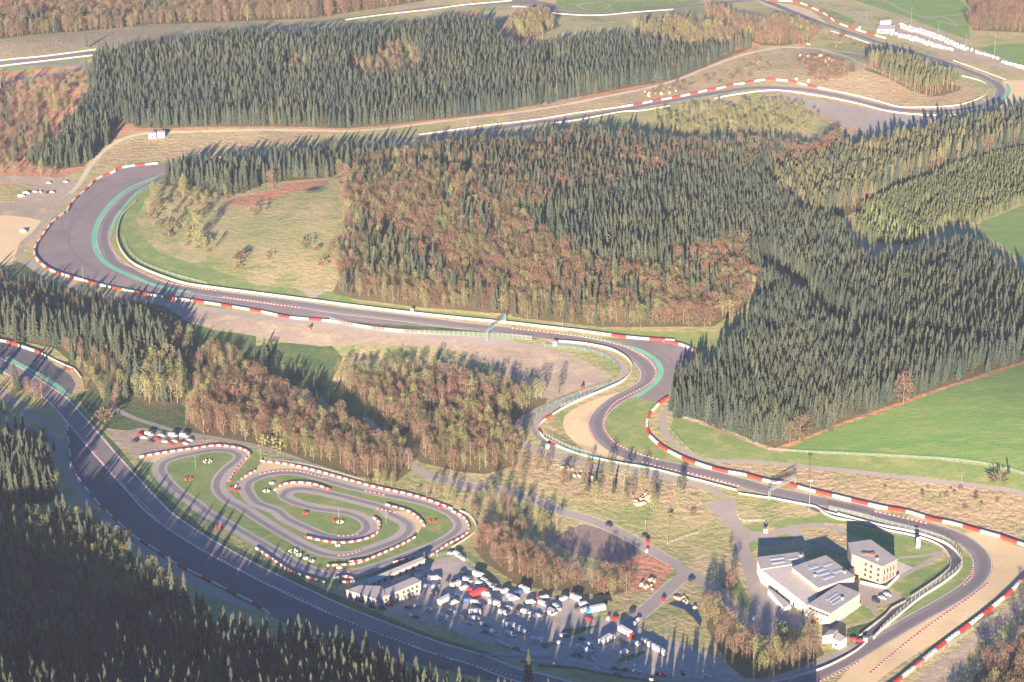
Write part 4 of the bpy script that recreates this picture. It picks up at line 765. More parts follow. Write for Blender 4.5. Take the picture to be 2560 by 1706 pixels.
# ------------------------------------------------------------------ vehicles
def profile(pts, wd, mi=0, mb=None, inset=.12):
    mb = mb or MB(); n = len(pts); zmax = max(p[1] for p in pts)
    L = [(x, wd / 2 - (inset if z > zmax * .6 else 0), z) for x, z in pts]; Rr = [(x, -y, z) for x, y, z in L]
    mb.face(L, mi); mb.face(Rr[::-1], mi)
    for i in range(n):
        j = (i + 1) % n; mb.face([L[j], L[i], Rr[i], Rr[j]], mi)
    return mb
def wheel(): 
    mb = MB(); mb.bar((0, -.13, 0), (0, .13, 0), .36, .36, 8); return mb.mesh('wheel', 'rubber')
WH = wheel()
VK = {}
def vehicle_parts(kind, paint):
    k = (kind, paint)
    if k in VK: return VK[k]
    pm = 'paint_' + paint; parts = []
    if kind == 'car':
        L, wd = 4.4, 1.8; b = profile([(-2.2, .3), (2.2, .3), (2.2, .75), (1.3, .95), (.5, 1.42), (-1.3, 1.42), (-2.1, .95)], wd).mesh('body', pm)
        g = MB(); profile([(1.2, .98), (.52, 1.36), (-1.28, 1.36), (-1.95, .98)], wd + .04, 0, g, .1); g = g.mesh('window', 'glass'); rf = MB(); rf.box((-.4, 0, 1.44), (1.7, 1.45, .06)); rf = rf.mesh('roof', pm)
        parts = [('body', b), ('window', g), ('roof', rf)]; ax = 1.35
    elif kind == 'van':
        L, wd = 5.6, 2.0; b = profile([(-2.8, .35), (2.8, .35), (2.8, 1.1), (2.1, 1.3), (1.4, 2.3), (-2.8, 2.35)], wd).mesh('body', pm)
        g = MB(); g.prism([(2.13, -.85, 1.32), (2.13, .85, 1.32), (1.45, .8, 2.2), (1.45, -.8, 2.2)], [(2.18, -.85, 1.36), (2.18, .85, 1.36), (1.5, .8, 2.24), (1.5, -.8, 2.24)], 0, True)
        g.box((1.1, 0, 1.65), (.9, 2.03, .6)); parts = [('body', b), ('window', g.mesh('window', 'glass'))]; ax = 1.8
    elif kind == 'motorhome':
        L, wd = 6.8, 2.3; b = profile([(-3.4, .45), (3.4, .45), (3.4, 1.1), (2.8, 1.35), (2.5, 1.9), (3.1, 2.1), (2.9, 2.9), (-3.4, 3.0)], wd).mesh('body', pm)
        g = MB(); g.prism([(2.82, -.9, 1.38), (2.82, .9, 1.38), (2.54, .9, 1.85), (2.54, -.9, 1.85)], [(2.88, -.9, 1.4), (2.88, .9, 1.4), (2.6, .9, 1.88), (2.6, -.9, 1.88)], 0, True)
        g.box((-1.5, 0, 2.0), (1.0, 2.33, .55)); g.box((.6, 0, 2.0), (.8, 2.33, .55)); rv = MB(); rv.box((-.8, 0, 3.08), (.9, .9, .16)); parts = [('body', b), ('window', g.mesh('window', 'glass')), ('roof_vent', rv.mesh('roof_vent', 'paint_grey'))]; ax = 2.2
    elif kind in ('truck', 'coach'):
        L, wd = 11, 2.5; b = MB(); b.box((-1.1, 0, 2.2), (8.6, 2.5, 2.9)); b = b.mesh('box_body', 'paint_' + ('white' if kind == 'truck' and paint != 'awning' else ('awning' if paint == 'awning' else 'silver')))
        cb = profile([(3.4, .5), (5.4, .5), (5.4, 1.6), (5.1, 2.7), (3.4, 2.8)], 2.4).mesh('cab', pm); g = MB(); g.prism([(5.42, -1, 1.65), (5.42, 1, 1.65), (5.14, 1, 2.5), (5.14, -1, 2.5)], [(5.46, -1, 1.65), (5.46, 1, 1.65), (5.18, 1, 2.5), (5.18, -1, 2.5)], 0, True)
        g.box((4.6, 0, 2.0), (.9, 2.43, .6)); parts = [('box_body', b), ('cab', cb), ('window', g.mesh('window', 'glass'))]; ax = 3.6
    elif kind == 'caravan':
        L, wd = 5.5, 2.2; b = profile([(-2.7, .5), (2.5, .5), (2.8, 1.2), (2.4, 2.4), (-2.5, 2.5), (-2.8, 1.4)], wd).mesh('body', pm); g = MB(); g.box((0, 0, 1.7), (1.2, 2.23, .5)); g.box((-1.8, 0, 1.7), (.8, 2.23, .5))
        parts = [('body', b), ('window', g.mesh('window', 'glass'))]; ax = .2
    elif kind == 'loader':
        L, wd = 5, 2.2; b = MB(); b.box((-.5, 0, 1.1), (3.2, 2.0, 1.0)); b.box((1.8, 0, .7), (1.4, 2.3, .8)); b.bar((.5, .8, 1.4), (2.0, .8, .7), .14); b.bar((.5, -.8, 1.4), (2.0, -.8, .7), .14)
        cb = MB(); cb.box((-.3, 0, 2.2), (1.4, 1.5, 1.3), taper=.85); parts = [('body', b.mesh('body', pm)), ('cab', cb.mesh('cab', 'glass'))]; ax = 1.3
    VK[k] = (parts, ax, wd); return VK[k]
NAME = dict(car='parked_car', van='delivery_van', motorhome='motorhome', truck='box_truck', coach='articulated_truck', caravan='caravan', loader='wheel_loader')
CATN = dict(car='car', van='van', motorhome='motorhome', truck='truck', coach='truck', caravan='caravan', loader='loader')
COLW = dict(white='white', silver='silver grey', dark='dark', blue='dark blue', red='red', green='dark green', cream='cream', orange='orange', skyblue='bright blue', grey='grey', awning='all red')
VEH = []
def vehicle(tile, x, y, kind, paint, ang, label=None, group=None, simple=False, dirpx=14):
    p0 = P(f"{tile}: {x},{y}")[0]; a = R(ang); pp = at([p0, p0 + np.array([math.cos(a), math.sin(a)]) * dirpx])
    d = pp[1] - pp[0]; rz = math.atan2(d[1], d[0]); VEH.append([p0, kind, paint, pp[0], rz, label, group, simple])
LM = [("the long red trailer", P("13: 2050,770")[0]), ("the clubhouse corner", P("13: 1180,890")[0]), ("the end of the pit row", P("13: 1540,520")[0]),
      ("the blue cabbed truck", P("23: 770,920")[0]), ("the access bridge", P("23: 1050,1040")[0]), ("the small grass island", P("23: 620,1110")[0]),
      ("the dark row of hedge", P("13: 1950,1120")[0]), ("the round bare trees", P("23: 700,760")[0]), ("the bottom wall", P("23: 500,1400")[0]), ("the long silver trailer", P("23: 870,1200")[0])]
CARP = """13 1650 625 van white -5|13 1500 622 van white 10|13 1585 600 car blue 5|13 1490 500 car dark 0|13 1505 540 car silver -10|13 1450 590 car blue -20|13 1835 690 motorhome white -20|13 1915 715 van white -15|13 1940 645 van silver 20|13 2040 600 motorhome white 20|13 2060 680 van white 20|13 2105 655 van white 25|13 2145 692 van white 30|13 1965 725 car red 0|13 2120 775 van white 10|13 2015 850 van white 10|13 2190 862 motorhome white 20|13 1815 850 van white -20|13 1740 835 truck green -25|13 1580 905 car white -10|13 1480 872 car silver -15|13 1400 890 car dark 20|13 1730 995 motorhome white 25|13 1788 922 car white 10|13 2012 940 motorhome white 5|13 2012 995 van white 0|13 1900 970 car dark 10|13 2075 1040 car silver 20|13 1960 1032 car white 10|13 2290 745 van white -20|13 2345 800 van white 20|13 2272 945 van white 15|13 2320 890 car silver 10|13 2180 1130 van silver 25|13 2325 1062 van white 15|13 2290 1012 car silver -30|13 2120 1058 car blue 10|13 2330 1140 van white 20|13 2230 1210 car silver 15|13 2290 1240 car silver 15|13 2100 1115 car dark 10|13 1900 570 car dark 20|13 1760 640 car dark -60|13 1810 642 car dark -60|13 1610 682 car blue -20|13 1648 692 car silver -20|13 1552 690 car silver -20|13 1850 772 car blue 10|13 1800 770 car silver 0|13 1345 812 van white -30|13 1250 850 van red -60|13 1070 882 car dark 20|13 1160 898 car dark 20|13 1405 960 car silver 20|13 1465 978 car dark 20|13 1790 392 car silver 0|13 1850 410 van white 35|13 1895 442 car white 35|13 2190 680 car blue 0|13 2210 722 car silver 0|13 1950 830 van blue 0|13 2080 880 car blue -30|13 1640 760 car grey 20|23 115 735 motorhome white 25|23 65 755 van blue -20|23 18 812 van silver -10|23 305 805 van white -15|23 262 800 car red 0|23 170 845 van white -8|23 285 862 van white 22|23 370 932 van white 25|23 412 895 van white 35|23 475 815 van silver -28|23 588 815 motorhome white 22|23 660 865 van white -10|23 605 898 car dark 0|23 675 917 van silver -20|23 770 922 truck skyblue 170|23 700 998 car red 15|23 885 985 car silver -70|23 942 990 car red -30|23 875 832 car dark 0|23 1098 930 car dark -40|23 128 935 van white 10|23 195 975 car silver 10|23 60 922 car dark 10|23 238 962 car silver 15|23 65 1090 van white -25|23 112 1122 van silver 20|23 8 1060 van silver 20|23 5 1145 car white 10|23 235 1205 motorhome white 5|23 475 1142 car silver -25|23 435 1212 car silver 0|23 640 1178 car dark 8|23 110 1292 car silver 12|23 40 1270 car dark 12|23 642 1280 motorhome white 22|23 722 1312 van silver 28|23 715 1242 van white 12|23 738 1362 car silver 30|23 572 1320 car blue -35|23 870 1200 coach silver -28|23 1050 1135 truck red 28|23 1140 1230 van white 10|23 1228 1212 van silver 15|23 1030 1305 van silver -25|23 1292 1262 motorhome white 30|23 1368 1305 motorhome white 30|23 780 1462 car silver 15|23 945 1452 car dark 8|23 1042 1462 car dark 8|23 968 1500 car blue 8|23 1145 1477 car white 8|23 1345 1500 car dark 8|23 1385 1508 car red 8|23 1565 1492 car dark 60|23 1790 1525 car silver 10|23 345 945 van white 25|23 620 1330 car dark 30|23 1000 1200 car dark 20"""
for r in CARP.split('|'):
    t, x, y, k, p, a = r.split(); vehicle(t, float(x), float(y), k, p, float(a), group='vehicles in the kart track car park')
vehicle('13', 2045, 772, 'coach', 'awning', -22, "long all red trailer unit in the middle of the car park", 'vehicles in the kart track car park')
for r in [('23', 890, 132, 'car', 'dark', 22, "dark car driving on the road beside the brown bare patch"), ('23', 1240, 365, 'car', 'silver', -70, "silver car on the road just below the red and white vehicle"),
          ('23', 1243, 295, 'van', 'red', -80, "red van standing on the road bend"), ('23', 1222, 238, 'car', 'dark', 20, "dark car on the verge above the red van"),
          ('23', 1648, 632, 'car', 'dark', -25, "dark car waiting at the road junction"), ('23', 1390, 815, 'car', 'red', -55, "red car crossing the access bridge"),
          ('23', 1128, 1035, 'car', 'white', -50, "white car at the car park end of the access bridge"), ('23', 1160, 1000, 'car', 'cream', -50, "cream car on the access bridge ahead of a white one"),
          ('23', 2222, 985, 'car', 'white', -70, "white car turning in the dark yard below the campus"),
          ('33', 1095, 772, 'car', 'white', 20, "white car parked in the campus court"), ('33', 1050, 802, 'car', 'silver', 20, "silver car parked in the campus court between white and dark"),
          ('33', 990, 832, 'car', 'dark', 20, "dark car parked in the campus court"), ('33', 185, 885, 'car', 'silver', 20, "silver car tucked behind the campus annex"), ('33', 425, 1015, 'car', 'orange', 20, "orange car in the shade of the front hall"),
          ('33', 790, 1185, 'car', 'red', 10, "red car nearest the grey wall at the lane junction"), ('33', 862, 1198, 'car', 'red', 10, "red car beside the white post at the lane junction"), ('33', 570, 1195, 'car', 'dark', 0, "dark car parked at the small houses"),
          ('22', 645, 432, 'loader', 'red', -75, "red loader parked on the pink yard beside the S bend"), ('11', 495, 1455, 'loader', 'orange', -60, "orange loader on the dirt yard below the straight"),
          ('01', 450, 118, 'car', 'white', 5, "white car above the others in the left yard"), ('01', 605, 108, 'car', 'silver', 5, "silver car nearest the path in the left yard"),
          ('01', 325, 200, 'car', 'white', 5, "white car at the left end of the row in the left yard"), ('01', 372, 202, 'car', 'silver', 60, "silver car second in the left yard row"),
          ('01', 425, 208, 'car', 'dark', 60, "dark car third in the left yard row"), ('01', 480, 204, 'car', 'white', 5, "white car at the right end of the left yard row"),
          ('01', 195, 242, 'van', 'white', -8, "white van lowest in the left yard"), ('01', 238, 216, 'van', 'white', -8, "white van just behind the lowest one in the left yard"),
          ('01', 216, 565, 'van', 'white', 0, "white van alone beside the sand heap"), ('30', 372, 410, 'car', 'white', 10, "white car on the hilltop path"), ('30', 300, 412, 'car', 'red', 10, "red car left of the white one on the hilltop path"),
          ('02', 1280, 865, 'car', 'red', 10, "red car in the kart paddock corner"), ('23', 1110, 925, 'car', 'dark', -50, "dark car beside the bridge parapet")]:
    vehicle(*r[:6], label=r[6])
pk = 'vehicles in the small paddock above the kart track'
for i, (x, y, k, p) in enumerate([(1370, 862, 'van', 'white'), (1480, 870, 'car', 'cream'), (1590, 872, 'van', 'white'), (1690, 876, 'van', 'white'), (1235, 925, 'car', 'dark'), (1385, 925, 'car', 'dark'),
                     (1518, 928, 'car', 'silver'), (1562, 948, 'car', 'red'), (1600, 925, 'car', 'cream'), (1655, 945, 'car', 'red'), (1742, 915, 'car', 'silver'), (1700, 945, 'car', 'white'), (1440, 905, 'car', 'red'), (1320, 890, 'car', 'cream')]):
    vehicle('02', x, y, k, p, 8, group=pk)
LM2 = LM + [("the paddock's left end", P("02: 1200,900")[0]), ("the top kart hairpin", P("02: 1900,950")[0]), ("the kart barrier's left tip", P("02: 1280,1065")[0])]
def where(p, used):
    o = sorted(range(len(LM2)), key=lambda i: np.linalg.norm(LM2[i][1] - p))
    for i in o[:3]:
        n_, q = LM2[i]; d = p - q; dist = np.linalg.norm(d)
        a = math.degrees(math.atan2(d[1], d[0])) % 360
        w_ = ["right of", "below and right of", "below", "below and left of", "left of", "above and left of", "above", "above and right of"][int((a + 22.5) // 45) % 8]
        pre = '' if dist > 90 else ('just ' if dist > 35 else 'close ')
        yield (pre + w_ + ' ' + n_) if dist <= 150 else ('well ' + w_ + ' ' + n_)
used = {}
SIMPLE_CACHE = {}
for p0, kind, paint, loc, rz, label, group, simple in VEH:
    if label is None:
        for wv in where(p0, used):
            base = f"{COLW[paint]} {CATN[kind]} parked {wv}"
            if base not in used: break
        k = used.get(base, 0); used[base] = k + 1
        label = base if k == 0 else base.replace(' parked', ' parked as the ' + ['', 'second', 'third', 'fourth', 'fifth', 'sixth'][min(k, 5)] + ' one')
    parts, ax, wd = vehicle_parts(kind, paint)
    e = empty(NAME[kind] if group or kind != 'car' else 'car', (loc[0], loc[1], loc[2] + .02), rz, label, CATN[kind], group)
    for n_, me in parts: link(n_, me, e)
    for sx in ((1, -1) if kind != 'caravan' else (0.15,)):
        for sy in (1, -1): link('wheel', WH, e, (sx * ax, sy * (wd / 2 - .1), .36))
# far caravans
def caravan_mesh(paint):
    mb = profile([(-2.9, .5), (2.7, .5), (3.0, 1.2), (2.6, 2.6), (-2.7, 2.7), (-3.0, 1.4)], 2.3); mb.box((0, 0, 1.8), (1.4, 2.34, .5), 0, 1); mb.box((-1.8, 0, 1.8), (.8, 2.34, .5), 0, 1)
    for sx in (-1.2, 1.2): mb.bar((sx, -1.16, .36), (sx, 1.16, .36), .36, .36, 6, 2)
    return mb.mesh('caravan', ['paint_' + paint, 'glass', 'rubber'])
cvm = {p: caravan_mesh(p) for p in ('white', 'cream', 'silver')}
rows = [("upper row", "30: 1215,238 1400,290 1600,355 1820,455 2100,550", 30), ("second row", "30: 1225,262 1400,312 1600,378 1800,465", 22), ("lowest row", "30: 1130,318 1300,345 1500,410 1690,470", 22), ("third row", "30: 1210,345 1400,392 1560,445", 14), ("right end row", "30: 2170,585 2230,605 2300,622 2345,632 2420,655", 7)]
for rn, s, n_ in rows:
    px = P(s); t = np.linspace(0, len(px) - 1, n_)
    for i in range(n_):
        a = px[int(min(t[i], len(px) - 1.001))]; b = px[int(min(t[i], len(px) - 1.001)) + 1]; f = t[i] - int(min(t[i], len(px) - 1.001)); p0 = a + (b - a) * f + rng.uniform(-1.2, 1.2, 2)
        q = at([p0])[0]; o = link('caravan', cvm[['white', 'white', 'white', 'cream', 'silver'][int(rng.integers(5))]], None, tuple(q), R(-90 + rng.uniform(-14, 14) + (0 if rn != 'right end row' else 70)), (1.1, 1.1, 1.1))
        side = ['at the left end', 'in the left third', 'in the middle', 'in the right third', 'at the right end'][int(min(4, 5 * i / n_))]
        tag(o, f"white caravan {side} of the {rn} in the far car park", 'caravan', f"caravans in the {rn} of the far car park")

# tyre stacks, boulders, small things round the kart track
def tyre_stack(s, paint, label, r=1.6, n=7):
    q = at1(s); e = empty('tyre_stack', tuple(q), 0, label, 'tyre stack')
    tm = MB()
    for k in range(3): tm.bar((0, 0, k * .28), (0, 0, k * .28 + .26), .42, .38, 7)
    me = tm.mesh('tyre_column', 'white_paint' if paint == 'white' else 'red_paint')
    for k in range(n):
        a = 2 * math.pi * k / n; link('tyre_column', me, e, (r * math.cos(a), r * math.sin(a) * .8, 0))
for s, p, lb, r in [("02: 1905,1105", 'white', "white ring of tyres on the kart infield near the top", 2.4), ("02: 1730,1265", 'red', "red ring of tyres on the shaded kart infield", 2.2), ("02: 2120,1352", 'red', "red tyre ring at the neck between kart hairpins", 1.2),
                    ("02: 2172,1372", 'red', "second red tyre ring below the block barrier neck", 1.2), ("12: 145,1305", 'white', "small white tyre ring inside the middle hairpin", 1.1), ("12: 95,1378", 'white', "wider white tyre ring inside the middle hairpin", 1.7),
                    ("12: 1690,1522", 'red', "red tyre ring beside the longest kart barrier's end", 1.3), ("13: 770,100", 'white', "white tyre ring inside the innermost hairpin", 1.8), ("13: 728,92", 'red', "red tyre ring touching the white one inside the innermost hairpin", 1.3),
                    ("13: 452,18", 'red', "lone red tyre ring between kart lanes", 1.1), ("13: 1618,92", 'red', "red tyre ring on the grass before the right corner", 1.9), ("13: 750,316", 'white', "small white tyre ring below the curled barrier", 1.1),
                    ("13: 340,368", 'white', "large white tyre ring on the lower kart verge", 2.2), ("13: 395,402", 'white', "white tyre ring just below the large one", 1.4), ("13: 455,435", 'white', "third white tyre ring down the lower verge", 1.0), ("13: 510,460", 'white', "lowest white tyre ring on the verge", 1.2),
                    ("13: 762,520", 'white', "white tyre ring under the lower kart barrier", 1.1), ("12: 658,1360", 'red', "red tyre ring at the end of the arched barrier", 1.3), ("03: 2000,150", 'red', "crumpled red tyre pile beside the shaded kart straight", 2.4), ("02: 645,262", 'red', "red tyre pile at the upper left runoff corner", 2.0),
                    ("23: 105,1380", 'red', "red marker stack at the end of the bottom wall", 1.0), ("30: 1215,978", 'red', "red marker stack at the far hairpin wall", 1.2)]:
    tyre_stack(s, p, lb, r, 6)
def marshal(s, label):
    q = at1(s); e = empty('marshal_hut', tuple(q), 0, label, 'hut'); mb = MB(); mb.box((0, 0, 1.2), (2, 2, 2.4)); mb.build('wall', 'wall_white', e); mb = MB(); mb.box((0, 0, 2.5), (2.4, 2.4, .2)); mb.build('roof', 'teal_metal', e)
    mb = MB(); mb.box((0, -1.01, 1.5), (1.2, .08, .8)); mb.build('window', 'glass', e)
for s, lb in [("22: 327,975", "small white marshal hut with green base at the trap nose"), ("11: 1432,1295", "small white hut on the verge under the wood"), ("33: 890,1195", "white post hut at the lane junction"), ("30: 370,752", "tiny hut behind the far red and white barrier"),
              ("30: 258,735", "tiny white hut left of another behind the far barrier"), ("23: 2325,190", "small white hut beside the campus gate lawn"), ("22: 1760,105", "pale shed at the edge of the spruce wood"), ("30: 840,262", "tiny hut above the far gravel barrier")]:
    marshal(s, lb)
# rock outcrops on the banks
def rockmesh(seed):
    rr = random.Random(seed); mb = MB(); base = [(math.cos(a) * rr.uniform(.7, 1.2), math.sin(a) * rr.uniform(.5, .9), -.4) for a in [i * math.pi / 3 for i in range(6)]]
    mid = [(x * .9, y * .9, rr.uniform(.3, .7)) for x, y, z in base]; mb.prism(base, mid); top = [(x * .5, y * .4, rr.uniform(.8, 1.1)) for x, y, z in mid]; mb.prism(mid, top); return mb.mesh('boulder', 'rock')
RK = [rockmesh(i) for i in range(4)]
for region, lb, n_, s_ in [("22: 1100,1400 1250,1380 1300,1450 1200,1520 1100,1500", "pale boulder on the slope below the S bend", 26, 1.6), ("22: 380,1120 700,1200 800,1290 600,1270", "pale boulder near the road under the outer S bend", 14, 1.2),
                         ("23: 1180,620 1330,620 1330,740 1180,700", "pale boulder beside the stream under the access bridge", 16, 1.3), ("23: 1480,790 1600,780 1780,1000 1700,900", "pale boulder on the curved stream bank", 12, 1.1),
                         ("30: 250,520 400,470 600,560 550,640", "pale crag on the far hillside", 16, 2.6), ("20: 1180,850 1500,790 1550,840 1250,890", "pale crag on the slope above the far barrier", 16, 2.2)]:
    poly = P(region); mn, mx = poly.min(0), poly.max(0); k = 0
    while k < n_:
        p = rng.uniform(mn, mx)
        if not pip(p[None], poly)[0]: continue
        q = at([p])[0]; o = link('boulder', RK[k % 4], None, tuple(q), float(rng.uniform(0, 6)), [float(s_ * rng.uniform(.5, 1.3))] * 3); tag(o, lb, 'boulder', lb.replace('pale boulder', 'pale boulders').replace('pale crag', 'pale crags')); k += 1

# ------------------------------------------------------------------ trees
def spruce_crown(seed, hh=22, r=2.7, tiers=11, base=.1, n=9, nar=.85):
    rr = random.Random(seed); mb = MB()
    for k in range(tiers):
        f = k / (tiers - 1); z = hh * (base + (1 - base) * f); rad = r * (1 - f) ** nar * rr.uniform(.85, 1.12) + .22
        if k == 0: rad *= .8
        zt = min(hh * 1.0, z + hh * (1 - base) / tiers * 1.7); ph = rr.uniform(0, 6); c = (rr.uniform(-.1, .1), rr.uniform(-.1, .1), zt)
        m = max(5, int(n * (1 - f * .5)))
        ring = []
        for i in range(m * 2):
            a = ph + math.pi * i / m; q = rad * (rr.uniform(.85, 1.2) if i % 2 == 0 else rr.uniform(.42, .62)); ring.append((q * math.cos(a), q * math.sin(a), z - (.5 if i % 2 == 0 else .1) * rad * .35 + rr.uniform(-.25, .25)))
        k0 = len(mb.v); mb.v.append(c); mb.v.extend(ring); M = m * 2
        for i in range(M): mb.f.append((k0, k0 + 1 + i, k0 + 1 + (i + 1) % M)); mb.m.append(0)
    return mb
def trunk_mb(hh, r0, r1, mi=0, mb=None, n=5, z0=-.6):
    mb = mb or MB(); mb.bar((0, 0, z0), (0, 0, hh), r0, r1, n, mi); return mb
def limbs(rr, hh, cr, cz, n, mb, mi=0):
    for i in range(n):
        a = rr.uniform(0, 6.28); z0 = hh * rr.uniform(.3, .6); z1 = min(hh * .95, z0 + hh * rr.uniform(.2, .4)); d = cr * rr.uniform(.5, .85)
        mb.bar((0, 0, z0), (d * math.cos(a), d * math.sin(a), z1), .13, .05, 3, mi)
def cloud_crown(seed, hh, cr, czf, n, size, elong=1.0, clumps=0, out=False):
    """leaf or twig sized faces spread through the crown volume"""
    rr = random.Random(seed); mb = MB(); cz = hh * czf; rz = hh - cz
    cl = [(rr.gauss(0, .5) * cr, rr.gauss(0, .5) * cr, cz + rr.uniform(-.75, .7) * rz) for _ in range(clumps)]
    for i in range(n):
        if clumps and rr.random() < .8:
            c = cl[i % clumps]; p = Vector((c[0] + rr.gauss(0, .22) * cr, c[1] + rr.gauss(0, .22) * cr, c[2] + rr.gauss(0, .16) * rz))
        else:
            while True:
                x, y, z = rr.uniform(-1, 1), rr.uniform(-1, 1), rr.uniform(-1, 1); d = x * x + y * y + z * z
                if d < 1 and (d > .25 or rr.random() < .3): break
            p = Vector((x * cr, y * cr, cz + z * rz))
        rad = Vector((p.x, p.y, (p.z - cz * .8))).normalized() if out else Vector((rr.gauss(0, 1), rr.gauss(0, 1), rr.gauss(0, 1))).normalized()
        if out: rad = (rad + Vector((rr.gauss(0, .45), rr.gauss(0, .45), rr.gauss(0, .35) + .2))).normalized()
        b = rad.cross(Vector((rr.gauss(0, 1), rr.gauss(0, 1), rr.gauss(0, 1)))).normalized(); s = size * rr.uniform(.6, 1.3)
        a_, b_ = rad * s * elong, b * s
        mb.face([p - b_ * .5, p + b_ * .5, p + a_], 0)
    return mb
KINDS = {}
def kind(key, name, crowns, trunks, cm, tm):
    cr = [c.mesh('crown', cm) for c in crowns]; tr = [t.mesh('trunk', tm) for t in trunks]; allm = []
    for c, t in zip(crowns, trunks):
        m = MB(); m.v = list(c.v) + list(t.v); o = len(c.v); m.f = list(c.f) + [tuple(i + o for i in f) for f in t.f]; m.m = [0] * len(c.f) + [1] * len(t.f); allm.append(m.mesh(name, [cm, tm]))
    KINDS[key] = dict(name=name, crown=cr, trunk=tr, full=allm, pts=[])
kind('S', 'spruce_tree', [spruce_crown(i, 19.5 + i % 3, 2.75 + .3 * (i % 3), 9, .08, 7, .8) for i in range(6)], [trunk_mb(17.5, .26, .05) for i in range(6)], 'spruce', 'bark')
kind('P', 'pine_tree', [spruce_crown(20 + i, 19, 2.2, 7, .5, 8, .6) for i in range(3)], [trunk_mb(17, .24, .08) for i in range(3)], 'pine', 'red_bark')
def dec_tr(seed, hh, cr, n, r0=.28):
    rr = random.Random(seed); mb = trunk_mb(hh * .85, r0, .06); limbs(rr, hh, cr, 0, n // 2, mb); return mb
kind('D', 'bare_tree', [cloud_crown(40 + i, 17, 4.2 + .5 * (i % 2), .56, 720, .3, 3.0, 7 if i % 2 else 0, True) for i in range(4)], [dec_tr(40 + i, 17, 3.6, 8) for i in range(4)], 'twigs', 'bark')
kind('B', 'birch_tree', [cloud_crown(60 + i, 16, 2.9 + .3 * (i % 2), .56, 560, .4, 1.6, 6 if i % 2 else 0) for i in range(4)], [dec_tr(60 + i, 16, 2.2, 5, .2) for i in range(4)], 'buds', 'pale_bark')
kind('A', 'alder_tree', [cloud_crown(70 + i, 15, 3.1, .52, 620, .28, 2.9, 6 if i % 2 else 0, True) for i in range(3)], [dec_tr(70 + i, 15, 2.4, 6, .2) for i in range(3)], 'twigs', 'pale_bark')
kind('Y', 'young_spruce', [spruce_crown(80 + i, 8, 1.7, 6, .02, 7) for i in range(3)], [trunk_mb(6, .12, .04) for i in range(3)], 'young', 'bark')
kind('L', 'larch_tree', [spruce_crown(90 + i, 10, 2.0, 6, .1, 8) for i in range(2)], [trunk_mb(8, .15, .04) for i in range(2)], 'larch', 'bark')
kind('U', 'shrub', [cloud_crown(100 + i, 4.2, 2.3, .5, 150, .5, 1.6, 6) for i in range(3)], [trunk_mb(1.8, .12, .06) for i in range(3)], 'buds', 'bark')
kind('V', 'bare_shrub', [cloud_crown(110 + i, 3.6, 2.1, .5, 150, .32, 3.0, 6, True) for i in range(3)], [trunk_mb(1.6, .1, .05) for i in range(3)], 'twigs', 'bark')
HARD = [p for z in ZONES if z[3] for p in z[2]]
FOOT = []
for o in sc.objects:
    if o.type == 'EMPTY' and o.name.split('.')[0].endswith(('building', 'house', 'block', 'cabin')):
        FOOT.append((o.location.x, o.location.y, 15 if 'house' in o.name or 'cabin' in o.name else 26))
PLACED = []
def plant(poly, mix, sp, sc0=.8, sc1=1.15, label='', dens=1.0, jitter=.38, world=False, clear=(), rows=None):
    pw = poly if world else at(P(poly))[:, :2]; mn, mx = pw.min(0), pw.max(0)
    gx, gy = np.meshgrid(np.arange(mn[0], mx[0], sp), np.arange(mn[1], mx[1], sp)); g = np.stack([gx.ravel(), gy.ravel()], 1)
    g[:, 0] += (np.round((g[:, 1] - mn[1]) / sp) % 2) * sp * .5
    g += rng.uniform(-jitter, jitter, g.shape) * sp; nzx = np.sin(g[:, 0] * .19 + 2 * np.sin(g[:, 1] * .11)) * 4 + np.sin(g[:, 1] * .05) * 5; nzy = np.cos(g[:, 1] * .17 + 2 * np.sin(g[:, 0] * .13)) * 3; wb = 0.25 if sp < 4 else 1.0
    g = g[pip(g + wb * np.stack([nzx, nzy], 1), pw)]
    gap = np.sin(g[:, 0] * .13 + 3 * np.sin(g[:, 1] * .031)) + np.sin(g[:, 1] * .09 + 2.5 * np.sin(g[:, 0] * .047)); g = g[(gap < 1.45) | (rng.random(len(g)) < .25)]
    for hp in HARD + PLACED + [at(P(c))[:, :2] for c in clear]:
        if len(g): g = g[~inpoly(g, hp)]
    for fx, fy, fr in FOOT: g = g[(g[:, 0] - fx) ** 2 + (g[:, 1] - fy) ** 2 > fr * fr]
    if dens < 1: g = g[rng.random(len(g)) < dens]
    z = h(g[:, 0], g[:, 1]); ks = list(mix); wt = np.array([mix[k] for k in ks], float); wt /= wt.sum()
    nz = np.sin(g[:, 0] * .031 + 1.3) * np.cos(g[:, 1] * .027) + .6 * np.sin(g[:, 0] * .07 + g[:, 1] * .05)   # trees of one kind keep together
    for i in range(len(g)):
        u = min(.999, max(0, rng.random() * .65 + (nz[i] * .25 + .35) * .5)) if len(ks) > 1 else 0
        k = ks[int(np.searchsorted(np.cumsum(wt), u, side='right').clip(0, len(ks) - 1))]
        s_ = float(rng.uniform(sc0, sc1)) * (1 + .05 * math.sin(g[i, 0] * .02))
        KINDS[k]['pts'].append((g[i, 0], g[i, 1], z[i] - .1, s_, float(rng.uniform(0, 6.28)), label))
    PLACED.append(pw)
for a_, k_ in STANDQ: plant(*a_, **k_)
